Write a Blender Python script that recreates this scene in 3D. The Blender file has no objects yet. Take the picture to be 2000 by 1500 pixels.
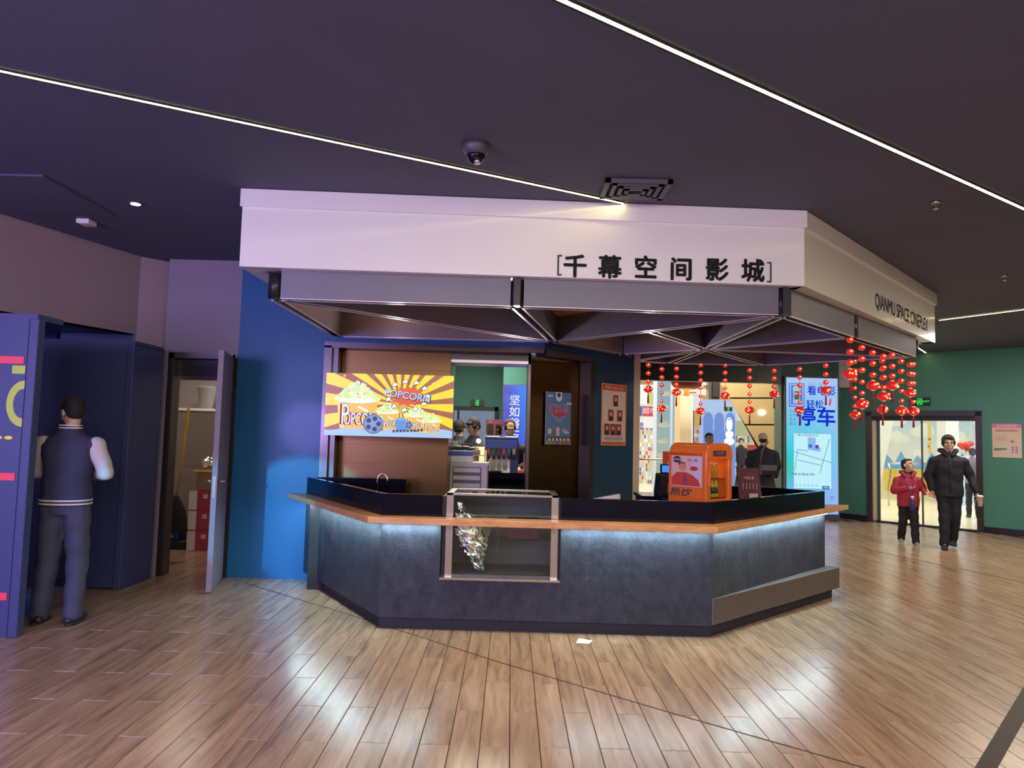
import bpy, math, random
from mathutils import Vector, Matrix, Euler
random.seed(7)
SC = bpy.context.scene
COL = SC.collection
PI = math.pi
# ------------------------------------------------------------------ camera
F, CX, CY = 1387., 1000., 750.
PITCH, ROLL, CAMH = math.radians(4.0), 0.026, 1.55
fw = Vector((0, math.cos(PITCH), math.sin(PITCH)))
rt0 = Vector((1, 0, 0)); up0 = rt0.cross(fw)
rt = rt0*math.cos(ROLL) + up0*math.sin(ROLL)
up = -rt0*math.sin(ROLL) + up0*math.cos(ROLL)
C0 = Vector((0, 0, CAMH))
cd = bpy.data.cameras.new('camera'); cam = bpy.data.objects.new('camera', cd); COL.objects.link(cam)
cd.sensor_width = 36; cd.lens = F/2000*36; cd.clip_start = .05; cd.clip_end = 200
m = Matrix.Identity(4)
for i, v in enumerate((rt, up, -fw)):
    for j in range(3): m[j][i] = v[j]
m.translation = C0
cam.matrix_world = m
SC.camera = cam
def _ray(x, y): return fw + rt*((x-CX)/F) - up*((y-CY)/F)
def PY(x, y, Y):
    d = _ray(x, y); return C0 + d*(Y/d.y)
def PZ(x, y, z):
    d = _ray(x, y); return C0 + d*((z-CAMH)/d.z)
# ------------------------------------------------------------------ world, exposure
SC.view_settings.view_transform = 'Standard'; SC.view_settings.look = 'None'
SC.view_settings.exposure = 0.0; SC.view_settings.gamma = 1.0; SC.view_settings.use_curve_mapping = False
w = bpy.data.worlds.new('world'); SC.world = w; w.use_nodes = True
w.node_tree.nodes['Background'].inputs[0].default_value = (.55, .5, .75, 1)
w.node_tree.nodes['Background'].inputs[1].default_value = .10
# ------------------------------------------------------------------ lights
def area(name, loc, target, size, power, col, sy=None, spread=PI):
    l = bpy.data.lights.new(name, 'AREA'); l.energy = power; l.color = col; l.size = size
    if sy: l.shape = 'RECTANGLE'; l.size_y = sy
    l.spread = spread
    o = bpy.data.objects.new(name, l); COL.objects.link(o); o.location = loc
    o.rotation_euler = (Vector(target)-Vector(loc)).to_track_quat('-Z', 'Y').to_euler(); return o
def spot(name, loc, target, power, col, angle, blend=.5, r=.05):
    l = bpy.data.lights.new(name, 'SPOT'); l.energy = power; l.color = col; l.spot_size = math.radians(angle); l.spot_blend = blend
    l.shadow_soft_size = r
    o = bpy.data.objects.new(name, l); COL.objects.link(o); o.location = loc
    o.rotation_euler = (Vector(target)-Vector(loc)).to_track_quat('-Z', 'Y').to_euler(); return o
# added fill lights out of view, behind the camera and over the right side
area('lobby_fill', (.9, -.5, 3.2), (.9, 0.6, 0), 6, 600, (1, .88, .80), 3)
area('lobby_fill', (6.5, 5.5, 3.2), (6.5, 5.6, 0), 2.5, 150, (1, .84, .64), 2.5)
# big LED wall on the left behind the camera
area('led_wall_light', (-5.2, -1.2, 1.9), (-2.0, 6.5, 1.7), 3.4, 370, (.50, .40, 1.0), 2.0)
# cyan / magenta picture thrown on the blue wall
spot('cyan_beam', (-4.7, .15, 2.0), (-2.13, 7.42, .60), 1750, (.0, .62, 1.0), 10., .25, .05)
spot('magenta_beam', (-4.7, .15, 2.0), (-2.12, 7.42, 1.55), 700, (.62, .35, 1.0), 5.0, .8, .05)
# downlights
for p, e in (((-.9, 2.6, 3.28), 46), ((1.6, 2.9, 3.28), 46), ((4.2, 4.2, 3.28), 40), ((-3.02, 5.53, 3.26), 10), ((5.4, 8.6, 3.28), 55), ((5.9, 11.6, 3.28), 60)):
    spot('downlight_beam', p, (p[0], p[1]+.01, 0), e, (1, .82, .58), 110, .9, .06)
# warm spots under the canopy front (light pools in front of the counter)
for x in (-.6, .45, 1.4): spot('canopy_lamp', (x, 5.27, 2.45), (x, 5.0, 0), 60, (1, .74, .38), 80, .9, .04)
# under-ledge LED strips
# spots added below the soffit to brighten its ochre board and the beams
for p in ((-1.2, 7.25, 2.3), (.0, 7.2, 2.3), (1.5, 7.7, 2.3)): spot('soffit_wash', p, (p[0]+.1, p[1]-.9, 3.1), 24, (1, .90, .92), 150, .9, .03)
area('right_hall_fill', (7.2, 10.2, 3.2), (7.2, 10.5, 0), 1.6, 90, (1, .9, .75), 1.6)  # added fill that brightens the green wall at far right
def strip_light(a, b, z, power):
    a, b = Vector(a), Vector(b); c = (a+b)/2; d = b-a
    l = bpy.data.lights.new('ledge_led', 'AREA'); l.shape = 'RECTANGLE'; l.size = d.length; l.size_y = .02; l.energy = power; l.color = (.62, .93, 1.0)
    o = bpy.data.objects.new('ledge_led', l); COL.objects.link(o); o.location = (c.x, c.y, z); o.rotation_euler = (0, 0, math.atan2(d.y, d.x))
strip_light((-2.13, 7.25), (-1.06, 5.64), .818, 13); strip_light((-1.0, 5.64), (-.55, 5.635), .818, 4)
strip_light((.42, 5.62), (1.58, 5.615), .818, 8.5); strip_light((1.66, 5.66), (3.22, 7.22), .818, 15)
# service room, mall
area('service_lamp', (-.2, 9.8, 2.9), (-.2, 9.7, 0), 1.6, 120, (1, .86, .66), 1.2)
area('back_hall_lamp', (-.8, 14.2, 3.2), (-.8, 14.6, 0), 2, 130, (.95, 1, .88), 2)
area('mall_light', (4.5, 18.5, 4.4), (4.5, 18.5, 0), 5, 420, (1, .95, .86), 6)
area('mall_light', (12.5, 15.5, 4.4), (12.5, 15.8, 0), 6, 560, (1, .93, .84), 7)
area('mall_light', (10, 25, 4.4), (10, 25.2, 0), 14, 700, (1, .96, .9), 5)
area('mall_light', (4.2, 15.1, 4.3), (4.8, 16.6, 1.2), 1.2, 130, (1, .88, .66), .6)  # added to brighten the golden panels
area('store_lamp', (-3.9, 8.9, 2.6), (-3.9, 9.0, 0), .5, 14, (1, .85, .7), .5)

# ------------------------------------------------------------------ materials
def mat(name, col, rough=.5, metal=0., var=0., vscale=8., bump=0., bscale=40., emit=None, estr=1., coat=0., alpha=1., stretch=(1, 1, 1), spec=.5, trans=0.):
    m = bpy.data.materials.new(name); m.use_nodes = True; n = m.node_tree.nodes; L = m.node_tree.links
    b = n['Principled BSDF']; b.inputs['Base Color'].default_value = (*col, 1); b.inputs['Roughness'].default_value = rough
    b.inputs['Metallic'].default_value = metal; b.inputs['Coat Weight'].default_value = coat; b.inputs['Alpha'].default_value = alpha
    b.inputs['Specular IOR Level'].default_value = spec; b.inputs['Transmission Weight'].default_value = trans
    if var or bump:
        tc = n.new('ShaderNodeTexCoord'); mp = n.new('ShaderNodeMapping'); mp.inputs['Scale'].default_value = stretch
        L.new(tc.outputs['Object'], mp.inputs[0])
    if var:
        t = n.new('ShaderNodeTexNoise'); t.inputs['Scale'].default_value = vscale; t.inputs['Detail'].default_value = 5
        L.new(mp.outputs[0], t.inputs['Vector'])
        r = n.new('ShaderNodeMix'); r.data_type = 'RGBA'
        r.inputs[6].default_value = (*[c*(1-var) for c in col], 1); r.inputs[7].default_value = (*[min(1, c*(1+var)) for c in col], 1)
        L.new(t.outputs[0], r.inputs[0]); L.new(r.outputs[2], b.inputs['Base Color'])
    if bump:
        t2 = n.new('ShaderNodeTexNoise'); t2.inputs['Scale'].default_value = bscale; t2.inputs['Detail'].default_value = 4
        L.new(mp.outputs[0], t2.inputs['Vector'])
        bp = n.new('ShaderNodeBump'); bp.inputs['Strength'].default_value = bump; bp.inputs['Distance'].default_value = .01
        L.new(t2.outputs[0], bp.inputs['Height']); L.new(bp.outputs[0], b.inputs['Normal'])
    if emit:
        b.inputs['Emission Color'].default_value = (*emit, 1); b.inputs['Emission Strength'].default_value = estr
    return m
def attr_mat(name, rough=.5, emit=0.):
    m = bpy.data.materials.new(name); m.use_nodes = True; n = m.node_tree.nodes; L = m.node_tree.links
    b = n['Principled BSDF']; a = n.new('ShaderNodeAttribute'); a.attribute_name = 'Col'
    b.inputs['Roughness'].default_value = rough
    if emit:
        b.inputs['Base Color'].default_value = (.02, .02, .02, 1)
        L.new(a.outputs['Color'], b.inputs['Emission Color']); b.inputs['Emission Strength'].default_value = emit
    else: L.new(a.outputs['Color'], b.inputs['Base Color'])
    return m
M = {}
def defmat(k, *a, **kw): M[k] = mat(k, *a, **kw)
defmat('ceiling', (.088, .096, .150), .8, var=.12, vscale=1.5, bump=.08, bscale=60)
defmat('mauve', (.40, .30, .32), .7, var=.05, vscale=2, bump=.05, bscale=90)
defmat('greyvio', (.26, .22, .27), .6, var=.05, vscale=2)
defmat('fascia', (.82, .80, .74), .32, var=.03, vscale=1.2, bump=.015, bscale=4, coat=.7)
M['fascia'].node_tree.nodes['Principled BSDF'].inputs['Coat Roughness'].default_value = .13
defmat('beam', (.16, .155, .19), .42, .3, var=.08, vscale=6)
defmat('beam_edge', (.8, .74, .78), .35, .4)
defmat('black', (.012, .012, .016), .35)
defmat('blackmat', (.02, .02, .024), .8)
defmat('ochre', (.72, .36, .10), .6, var=.1, vscale=3)
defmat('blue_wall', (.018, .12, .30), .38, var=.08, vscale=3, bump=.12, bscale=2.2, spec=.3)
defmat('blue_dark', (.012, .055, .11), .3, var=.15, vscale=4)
defmat('booth', (.048, .064, .18), .45, var=.08, vscale=2)
defmat('copper', (.15, .085, .034), .30, 1., var=.10, vscale=3, bump=.05, bscale=60, stretch=(1, 1, 14))
defmat('frame_dark', (.10, .085, .085), .28, .8)
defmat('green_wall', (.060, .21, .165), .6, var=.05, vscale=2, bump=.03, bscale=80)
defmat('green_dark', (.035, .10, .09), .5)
defmat('black_granite', (.006, .007, .013), .12, var=.3, vscale=50, spec=.2)
defmat('kick', (.012, .012, .022), .6)
defmat('steel', (.55, .52, .48), .28, 1., bump=.03, bscale=80, stretch=(1, 1, .1))
defmat('chrome', (.75, .75, .75), .12, 1.)
defmat('white', (.78, .78, .76), .5); defmat('cream', (.72, .58, .40), .5, var=.04)
defmat('offwhite', (.55, .50, .48), .5, var=.05)
defmat('vent', (.10, .10, .11), .5, .3)
defmat('orange', (.95, .20, .03), .3, coat=.4)
defmat('foil', (.85, .88, .84), .14, 1., bump=.6, bscale=40)
defmat('skin', (.52, .31, .22), .5); defmat('skin_pale', (.62, .40, .30), .5); defmat('skin_dark', (.34, .20, .15), .5)
defmat('hair', (.010, .008, .010), .75, bump=.5, bscale=160); defmat('eye', (.01, .008, .008), .2); defmat('eyewhite', (.7, .68, .65), .3); defmat('lip', (.42, .16, .13), .5)
defmat('navy', (.011, .012, .021), .8, bump=.3, bscale=25); defmat('varsity', (.035, .042, .10), .8, bump=.2, bscale=20); defmat('sleeve', (.55, .50, .50), .6, bump=.3, bscale=18)
defmat('redcoat', (.42, .022, .055), .6, bump=.3, bscale=22); defmat('jeans', (.06, .07, .13), .8, bump=.4, bscale=18); defmat('shoe', (.02, .022, .035), .4); defmat('shoe_light', (.38, .33, .28), .6)
defmat('stripe_white', (.75, .74, .72), .7); defmat('purplecord', (.12, .04, .20), .6)
defmat('cap', (.45, .36, .30), .8); defmat('blue_plastic', (.03, .10, .42), .35); defmat('bottleblue', (.02, .05, .16), .3)
defmat('paper', (.75, .70, .64), .7); defmat('maroon', (.13, .025, .045), .5); defmat('green_box', (.03, .20, .06), .6); defmat('carton', (.32, .20, .12), .8); defmat('redbox', (.42, .04, .09), .6)
defmat('yellow', (.75, .50, .06), .5); defmat('red', (.62, .03, .03), .4); defmat('tape', (.85, .06, .10), .5, emit=(.85, .08, .12), estr=.12)
defmat('letter', (.02, .022, .022), .35)
defmat('rubber', (.02, .02, .02), .7); defmat('drink', (.65, .30, .02), .2); defmat('juice', (.70, .55, .05), .2); defmat('plastic_clear', (.8, .78, .7), .1, alpha=.45)
defmat('led_warm', (0, 0, 0), .5, emit=(1, .88, .36), estr=18.); defmat('led_ledge', (0, 0, 0), .5, emit=(.65, .95, 1), estr=3)
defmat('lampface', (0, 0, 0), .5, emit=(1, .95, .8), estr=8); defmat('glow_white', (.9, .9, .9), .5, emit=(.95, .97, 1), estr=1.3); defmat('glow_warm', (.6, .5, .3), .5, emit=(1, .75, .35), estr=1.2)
defmat('glow_heat', (.6, .4, .1), .5, emit=(1, .42, .05), estr=.8); defmat('glow_green', (0, .2, .02), .5, emit=(.05, 1, .2), estr=1.6); defmat('glow_blue', (0, .05, .3), .5, emit=(.03, .18, 1), estr=1.6)
defmat('bead', (.6, .01, .01), .25, emit=(1, .03, .02), estr=.55, coat=.5); defmat('bead_glint', (.8, .3, .1), .3, emit=(1, .42, .18), estr=2.6)
defmat('lantern_red', (.55, .01, .015), .3, emit=(1, .02, .015), estr=.42, coat=.5); defmat('gold', (.8, .5, .15), .3, .6, emit=(1, .55, .15), estr=.5)
defmat('tassel', (.45, .02, .03), .7); defmat('biglantern', (.30, .03, .05), .6, bump=.4, bscale=12); defmat('cord', (.25, .03, .03), .7)
defmat('mall_floor', (.78, .66, .50), .25, var=.03, vscale=3); defmat('mall_ceiling', (.8, .8, .78), .6); defmat('gold_panel', (.80, .58, .30), .28, .25, var=.1, vscale=1.2)
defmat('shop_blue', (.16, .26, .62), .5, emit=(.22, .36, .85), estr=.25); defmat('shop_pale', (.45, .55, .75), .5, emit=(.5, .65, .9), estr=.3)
defmat('grout', (.035, .028, .024), .8); defmat('metal_strip', (.045, .038, .03), .55, .2); defmat('plinth', (.10, .08, .075), .35, var=.15, vscale=5)
def glassmat(k, tint, base):
    m = bpy.data.materials.new(k); m.use_nodes = True; n = m.node_tree.nodes; L = m.node_tree.links; n.remove(n['Principled BSDF'])
    t = n.new('ShaderNodeBsdfTransparent'); t.inputs[0].default_value = (*tint, 1); g = n.new('ShaderNodeBsdfGlossy'); g.inputs['Roughness'].default_value = .02; g.inputs[0].default_value = (.9, .95, .95, 1)
    fr = n.new('ShaderNodeLayerWeight'); fr.inputs[0].default_value = .25; pw = n.new('ShaderNodeMath'); pw.operation = 'POWER'; pw.inputs[1].default_value = 4.; L.new(fr.outputs['Facing'], pw.inputs[0]); ad = n.new('ShaderNodeMath'); ad.operation = 'ADD'; ad.inputs[1].default_value = base+.03; ad.use_clamp = True; L.new(pw.outputs[0], ad.inputs[0])
    mx = n.new('ShaderNodeMixShader'); L.new(ad.outputs[0], mx.inputs[0]); L.new(t.outputs[0], mx.inputs[1]); L.new(g.outputs[0], mx.inputs[2]); L.new(mx.outputs[0], n['Material Output'].inputs[0]); M[k] = m
glassmat('glass', (.93, .98, .96), .0); glassmat('glass_dark', (.35, .42, .42), .05)
PRINT = attr_mat('printed_paper', .5); SCREEN = attr_mat('screen', .3, 1.0); SCREEN2 = attr_mat('screen_soft', .3, .75)
# slate counter cladding with pale scuffs
def slate():
    m = mat('slate', (.05, .055, .075), .5); n = m.node_tree.nodes; L = m.node_tree.links; b = n['Principled BSDF']
    tc = n.new('ShaderNodeTexCoord'); a = n.new('ShaderNodeTexNoise'); a.inputs['Scale'].default_value = 8; a.inputs['Detail'].default_value = 12; a.inputs['Roughness'].default_value = .78
    mp = n.new('ShaderNodeMapping'); mp.inputs['Rotation'].default_value = (0, .5, 0); mp.inputs['Scale'].default_value = (1, 1, .7)
    L.new(tc.outputs['Object'], mp.inputs[0]); L.new(mp.outputs[0], a.inputs['Vector'])
    r = n.new('ShaderNodeValToRGB'); e = r.color_ramp.elements; e[0].position = .36; e[0].color = (.010, .013, .024, 1); e[1].position = .64; e[1].color = (.042, .047, .070, 1)
    e2 = r.color_ramp.elements.new(.74); e2.color = (.22, .23, .27, 1)
    L.new(a.outputs[0], r.inputs[0]); L.new(r.outputs[0], b.inputs['Base Color'])
    bp = n.new('ShaderNodeBump'); bp.inputs['Strength'].default_value = .8; bp.inputs['Distance'].default_value = .02; L.new(a.outputs[0], bp.inputs['Height']); L.new(bp.outputs[0], b.inputs['Normal'])
    return m
M['slate'] = slate()
def woodmat(name, c1, c2, c3, rough, plank=None, stretch=(9, 1, 9), bump=.1, scale=1.8):
    m = mat(name, c1, rough); n = m.node_tree.nodes; L = m.node_tree.links; b = n['Principled BSDF']
    g = n.new('ShaderNodeNewGeometry')
    vec = g.outputs['Position']
    if plank:
        pw, pl = plank
        sx = n.new('ShaderNodeSeparateXYZ'); L.new(vec, sx.inputs[0])
        def mth(op, a, b2=None):
            q = n.new('ShaderNodeMath'); q.operation = op
            if hasattr(a, 'links'): L.new(a, q.inputs[0])
            else: q.inputs[0].default_value = a
            if b2 is not None:
                if hasattr(b2, 'links'): L.new(b2, q.inputs[1])
                else: q.inputs[1].default_value = b2
            return q.outputs[0]
        col = mth('FLOOR', mth('DIVIDE', mth('SUBTRACT', sx.outputs[0], PX0), pw))
        odd = mth('FLOORED_MODULO', col, 2.)
        row = mth('FLOOR', mth('ADD', mth('DIVIDE', mth('SUBTRACT', sx.outputs[1], PY0), pl), mth('MULTIPLY', odd, .5)))
        cb = n.new('ShaderNodeCombineXYZ'); L.new(col, cb.inputs[0]); L.new(row, cb.inputs[1])
        wn = n.new('ShaderNodeTexWhiteNoise'); L.new(cb.outputs[0], wn.inputs['Vector'])
        sc = n.new('ShaderNodeVectorMath'); sc.operation = 'SCALE'; sc.inputs['Scale'].default_value = 30.; L.new(wn.outputs['Color'], sc.inputs[0])
        ad = n.new('ShaderNodeVectorMath'); ad.operation = 'ADD'; L.new(vec, ad.inputs[0]); L.new(sc.outputs[0], ad.inputs[1]); vec = ad.outputs[0]
    mp = n.new('ShaderNodeMapping'); mp.inputs['Scale'].default_value = stretch; L.new(vec, mp.inputs[0])
    t = n.new('ShaderNodeTexNoise'); t.inputs['Scale'].default_value = scale; t.inputs['Detail'].default_value = 7; t.inputs['Roughness'].default_value = .62; t.inputs['Distortion'].default_value = .6
    L.new(mp.outputs[0], t.inputs['Vector'])
    r = n.new('ShaderNodeValToRGB'); e = r.color_ramp.elements; e[0].position = .30; e[0].color = (*c2, 1); e[1].position = .70; e[1].color = (*c3, 1); k = e.new(.5); k.color = (*c1, 1)
    L.new(t.outputs[0], r.inputs[0]); out = r.outputs[0]
    if plank:
        hs = n.new('ShaderNodeHueSaturation'); mr = n.new('ShaderNodeMapRange'); mr.inputs['To Min'].default_value = .90; mr.inputs['To Max'].default_value = 1.10
        L.new(wn.outputs['Value'], mr.inputs[0]); L.new(mr.outputs[0], hs.inputs['Value']); L.new(out, hs.inputs['Color']); out = hs.outputs[0]
    L.new(out, b.inputs['Base Color'])
    bp = n.new('ShaderNodeBump'); bp.inputs['Strength'].default_value = bump; bp.inputs['Distance'].default_value = .004; L.new(t.outputs[0], bp.inputs['Height']); L.new(bp.outputs[0], b.inputs['Normal'])
    return m
PX0, PY0 = -0.115, 0.047
M['plank'] = woodmat('plank', (.36, .235, .150), (.21, .13, .085), (.46, .32, .215), .24, (.15, .9), (10, .9, 10))
M['ledge_wood'] = woodmat('ledge_wood', (.62, .33, .14), (.46, .22, .085), (.72, .42, .19), .35, None, (3, 12, 12))

# ------------------------------------------------------------------ mesh builder
def rotz(p, a): c, s = math.cos(a), math.sin(a); return (p[0]*c-p[1]*s, p[0]*s+p[1]*c)
class MB:
    def __init__(s): s.v = []; s.f = []; s.c = []; s.sm = []
    def add(s, vs, fs, smooth=False, col=None):
        o = len(s.v); s.v += [tuple(v) for v in vs]
        for f in fs: s.f.append(tuple(i+o for i in f)); s.sm.append(smooth); s.c.append(col)
        return s
    def box(s, a, b):
        (x0, y0, z0), (x1, y1, z1) = a, b
        if x0 > x1: x0, x1 = x1, x0
        if y0 > y1: y0, y1 = y1, y0
        if z0 > z1: z0, z1 = z1, z0
        return s.add([(x0, y0, z0), (x1, y0, z0), (x1, y1, z0), (x0, y1, z0), (x0, y0, z1), (x1, y0, z1), (x1, y1, z1), (x0, y1, z1)],
              [(0, 3, 2, 1), (4, 5, 6, 7), (0, 1, 5, 4), (1, 2, 6, 5), (2, 3, 7, 6), (3, 0, 4, 7)])
    def obox(s, c, size, a=0, mtx=None):
        hx, hy, hz = size[0]/2, size[1]/2, size[2]/2; vs = []
        for z in (-hz, hz):
            for x, y in ((-hx, -hy), (hx, -hy), (hx, hy), (-hx, hy)):
                if mtx: q = mtx @ Vector((x, y, z)); vs.append((c[0]+q.x, c[1]+q.y, c[2]+q.z))
                else: q = rotz((x, y), a); vs.append((c[0]+q[0], c[1]+q[1], c[2]+z))
        return s.add(vs, [(0, 3, 2, 1), (4, 5, 6, 7), (0, 1, 5, 4), (1, 2, 6, 5), (2, 3, 7, 6), (3, 0, 4, 7)])
    def prism(s, poly, z0, z1):
        ar = sum(poly[i][0]*poly[(i+1) % len(poly)][1]-poly[(i+1) % len(poly)][0]*poly[i][1] for i in range(len(poly)))
        if ar < 0: poly = poly[::-1]
        n = len(poly); vs = [(p[0], p[1], z0) for p in poly]+[(p[0], p[1], z1) for p in poly]
        return s.add(vs, [tuple(range(n-1, -1, -1)), tuple(range(n, 2*n))]+[(i, (i+1) % n, n+(i+1) % n, n+i) for i in range(n)])
    def wall(s, a, b, z0, z1, t=.1):  # thickness to the left of a->b
        a, b = Vector(a[:2]), Vector(b[:2]); d = (b-a).normalized(); n = Vector((-d.y, d.x))*t
        return s.prism([a, b, b+n, a+n], z0, z1)
    def tube(s, pts, rad, seg=10, cap=True):
        pts = [Vector(p) for p in pts]; n = len(pts)
        if not hasattr(rad, '__len__'): rad = [rad]*n
        vs = []; prev = None
        for i, p in enumerate(pts):
            d = (pts[min(i+1, n-1)]-pts[max(i-1, 0)]).normalized()
            if prev is None:
                u = d.orthogonal().normalized()
            else:
                u = (prev-d*prev.dot(d)).normalized()
            prev = u; v = d.cross(u)
            for k in range(seg):
                a = 2*PI*k/seg; vs.append(p+(u*math.cos(a)+v*math.sin(a))*rad[i])
        fs = [(i*seg+k, i*seg+(k+1) % seg, (i+1)*seg+(k+1) % seg, (i+1)*seg+k) for i in range(n-1) for k in range(seg)]
        s.add(vs, fs, True)
        if cap:
            o = len(s.v)-len(vs)
            s.f.append(tuple(o+k for k in range(seg-1, -1, -1))); s.sm.append(False); s.c.append(None)
            s.f.append(tuple(o+(n-1)*seg+k for k in range(seg))); s.sm.append(False); s.c.append(None)
        return s
    def lathe(s, prof, c=(0, 0, 0), seg=20):
        vs = []
        for r, z in prof:
            for k in range(seg): a = 2*PI*k/seg; vs.append((c[0]+max(r, 1e-4)*math.cos(a), c[1]+max(r, 1e-4)*math.sin(a), c[2]+z))
        n = len(prof)
        return s.add(vs, [(i*seg+k, i*seg+(k+1) % seg, (i+1)*seg+(k+1) % seg, (i+1)*seg+k) for i in range(n-1) for k in range(seg)]+
              [tuple(range(seg-1, -1, -1)), tuple((n-1)*seg+k for k in range(seg))], True)
    def ell(s, c, r, mtx=None, seg=14, rings=9):
        if not hasattr(r, '__len__'): r = (r, r, r)
        vs = []
        for i in range(rings+1):
            t = PI*i/rings; t = min(max(t, .02), PI-.02)
            for k in range(seg):
                a = 2*PI*k/seg; q = Vector((r[0]*math.sin(t)*math.cos(a), r[1]*math.sin(t)*math.sin(a), -r[2]*math.cos(t)))
                if mtx: q = mtx @ q
                vs.append((c[0]+q.x, c[1]+q.y, c[2]+q.z))
        return s.add(vs, [(i*seg+k, i*seg+(k+1) % seg, (i+1)*seg+(k+1) % seg, (i+1)*seg+k) for i in range(rings) for k in range(seg)]+
              [tuple(range(seg-1, -1, -1)), tuple(rings*seg+k for k in range(seg))], True)
    def cap(s, a, b, ra, rb=None, seg=12):   # tapered capsule
        rb = ra if rb is None else rb; a, b = Vector(a), Vector(b); d = (b-a).normalized(); P = []; R = []
        for t in (-1, -.92, -.7, -.38): P.append(a+d*ra*t); R.append(ra*math.sqrt(max(1-t*t, .0004)))
        P.append(a); R.append(ra); P.append(b); R.append(rb)
        for t in (.38, .7, .92, 1): P.append(b+d*rb*t); R.append(rb*math.sqrt(max(1-t*t, .0004)))
        return s.tube(P, R, seg)
    def loft(s, rings, seg=20):   # rings: (cx,cy,cz,rx,ry)
        vs = []
        for cx, cy, cz, rx, ry in rings:
            for k in range(seg):
                a = 2*PI*k/seg; ca, sa = math.cos(a), math.sin(a)
                vs.append((cx+rx*abs(ca)**.85*(1 if ca > 0 else -1), cy+ry*abs(sa)**.85*(1 if sa > 0 else -1), cz))
        n = len(rings)
        return s.add(vs, [(i*seg+k, i*seg+(k+1) % seg, (i+1)*seg+(k+1) % seg, (i+1)*seg+k) for i in range(n-1) for k in range(seg)]+
              [tuple(range(seg-1, -1, -1)), tuple((n-1)*seg+k for k in range(seg))], True)
    def mesh(s, name, inv=None):
        me = bpy.data.meshes.new(name)
        vs = s.v if inv is None else [tuple(inv @ Vector(v)) for v in s.v]
        me.from_pydata(vs, [], s.f)
        me.polygons.foreach_set('use_smooth', s.sm)
        if any(c is not None for c in s.c):
            at = me.color_attributes.new('Col', 'FLOAT_COLOR', 'CORNER'); buf = []
            for f, c in zip(s.f, s.c):
                c = c or (1, 1, 1)
                if len(c) == 3 and not hasattr(c[0], '__len__'): buf += [c[0], c[1], c[2], 1.]*len(f)
                else:
                    for q in c: buf += [q[0], q[1], q[2], 1.]
            at.data.foreach_set('color', buf)
        me.update(); return me
WM = {}
def wmat(o):
    return WM.get(o.name, Matrix.Identity(4))
def thing(name, label, cat, loc=(0, 0, 0), rz=0, group=None):
    o = bpy.data.objects.new(name, None); COL.objects.link(o); o.empty_display_size = .1
    o.location = loc; o.rotation_euler = (0, 0, rz); o['label'] = label; o['category'] = cat
    if group: o['group'] = group
    WM[o.name] = Matrix.Translation(loc) @ Matrix.Rotation(rz, 4, 'Z'); return o
def link(name, me, m, parent=None, label=None, bevel=0, kind=None):
    o = bpy.data.objects.new(name, me); COL.objects.link(o)
    if m is not None and not me.materials: me.materials.append(M[m] if isinstance(m, str) else m)
    if parent: o.parent = parent; WM[o.name] = wmat(parent)
    if label: o['label'] = label
    if kind: o['kind'] = kind
    if bevel:
        b = o.modifiers.new('bevel', 'BEVEL'); b.width = bevel; b.segments = 2; b.limit_method = 'ANGLE'; b.angle_limit = .6
    return o
def obj(name, mb, m, parent=None, label=None, bevel=0, kind=None, local=False):
    """mesh given in world coordinates (or in the parent's own if local)"""
    inv = None if (parent is None or local) else wmat(parent).inverted()
    return link(name, mb.mesh(name, inv), m, parent, label, bevel, kind)
def top(name, mb, m, label, cat, base=None, group=None, bevel=0):
    """a thing that is one mesh; origin at base"""
    if base is None:
        xs = [v[0] for v in mb.v]; ys = [v[1] for v in mb.v]; zs = [v[2] for v in mb.v]; base = ((min(xs)+max(xs))/2, (min(ys)+max(ys))/2, min(zs))
    T = Matrix.Translation(base); o = link(name, mb.mesh(name, T.inverted()), m, None, label, bevel); o.location = base
    WM[o.name] = T; o['category'] = cat
    if group: o['group'] = group
    return o
def struct(name, mb, m, parent=None, bevel=0):
    return obj(name, mb, m, parent, bevel=bevel, kind=None if parent else 'structure')
def B(a, b): return MB().box(a, b)
# ------------------------------------------------------------------ flat print canvas
def srgb(r, g, b):
    f = lambda c: (c/255/12.92) if c/255 <= .04045 else ((c/255+.055)/1.055)**2.4
    return (f(r), f(g), f(b))
_tc = {}
def textmesh(body, bold=0.):
    k = (body, bold)
    if k in _tc: return _tc[k]
    cu = bpy.data.curves.new('t', 'FONT'); cu.body = body; cu.size = 1; cu.offset = bold; cu.align_x = 'CENTER'; cu.align_y = 'CENTER'; cu.resolution_u = 3
    o = bpy.data.objects.new('t', cu); COL.objects.link(o); bpy.context.view_layer.update()
    me = bpy.data.meshes.new_from_object(o.evaluated_get(bpy.context.evaluated_depsgraph_get()))
    vs = [tuple(v.co) for v in me.vertices]; fs = [tuple(p.vertices) for p in me.polygons]
    bpy.data.objects.remove(o); bpy.data.curves.remove(cu); bpy.data.meshes.remove(me)
    _tc[k] = (vs, fs); return vs, fs
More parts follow.
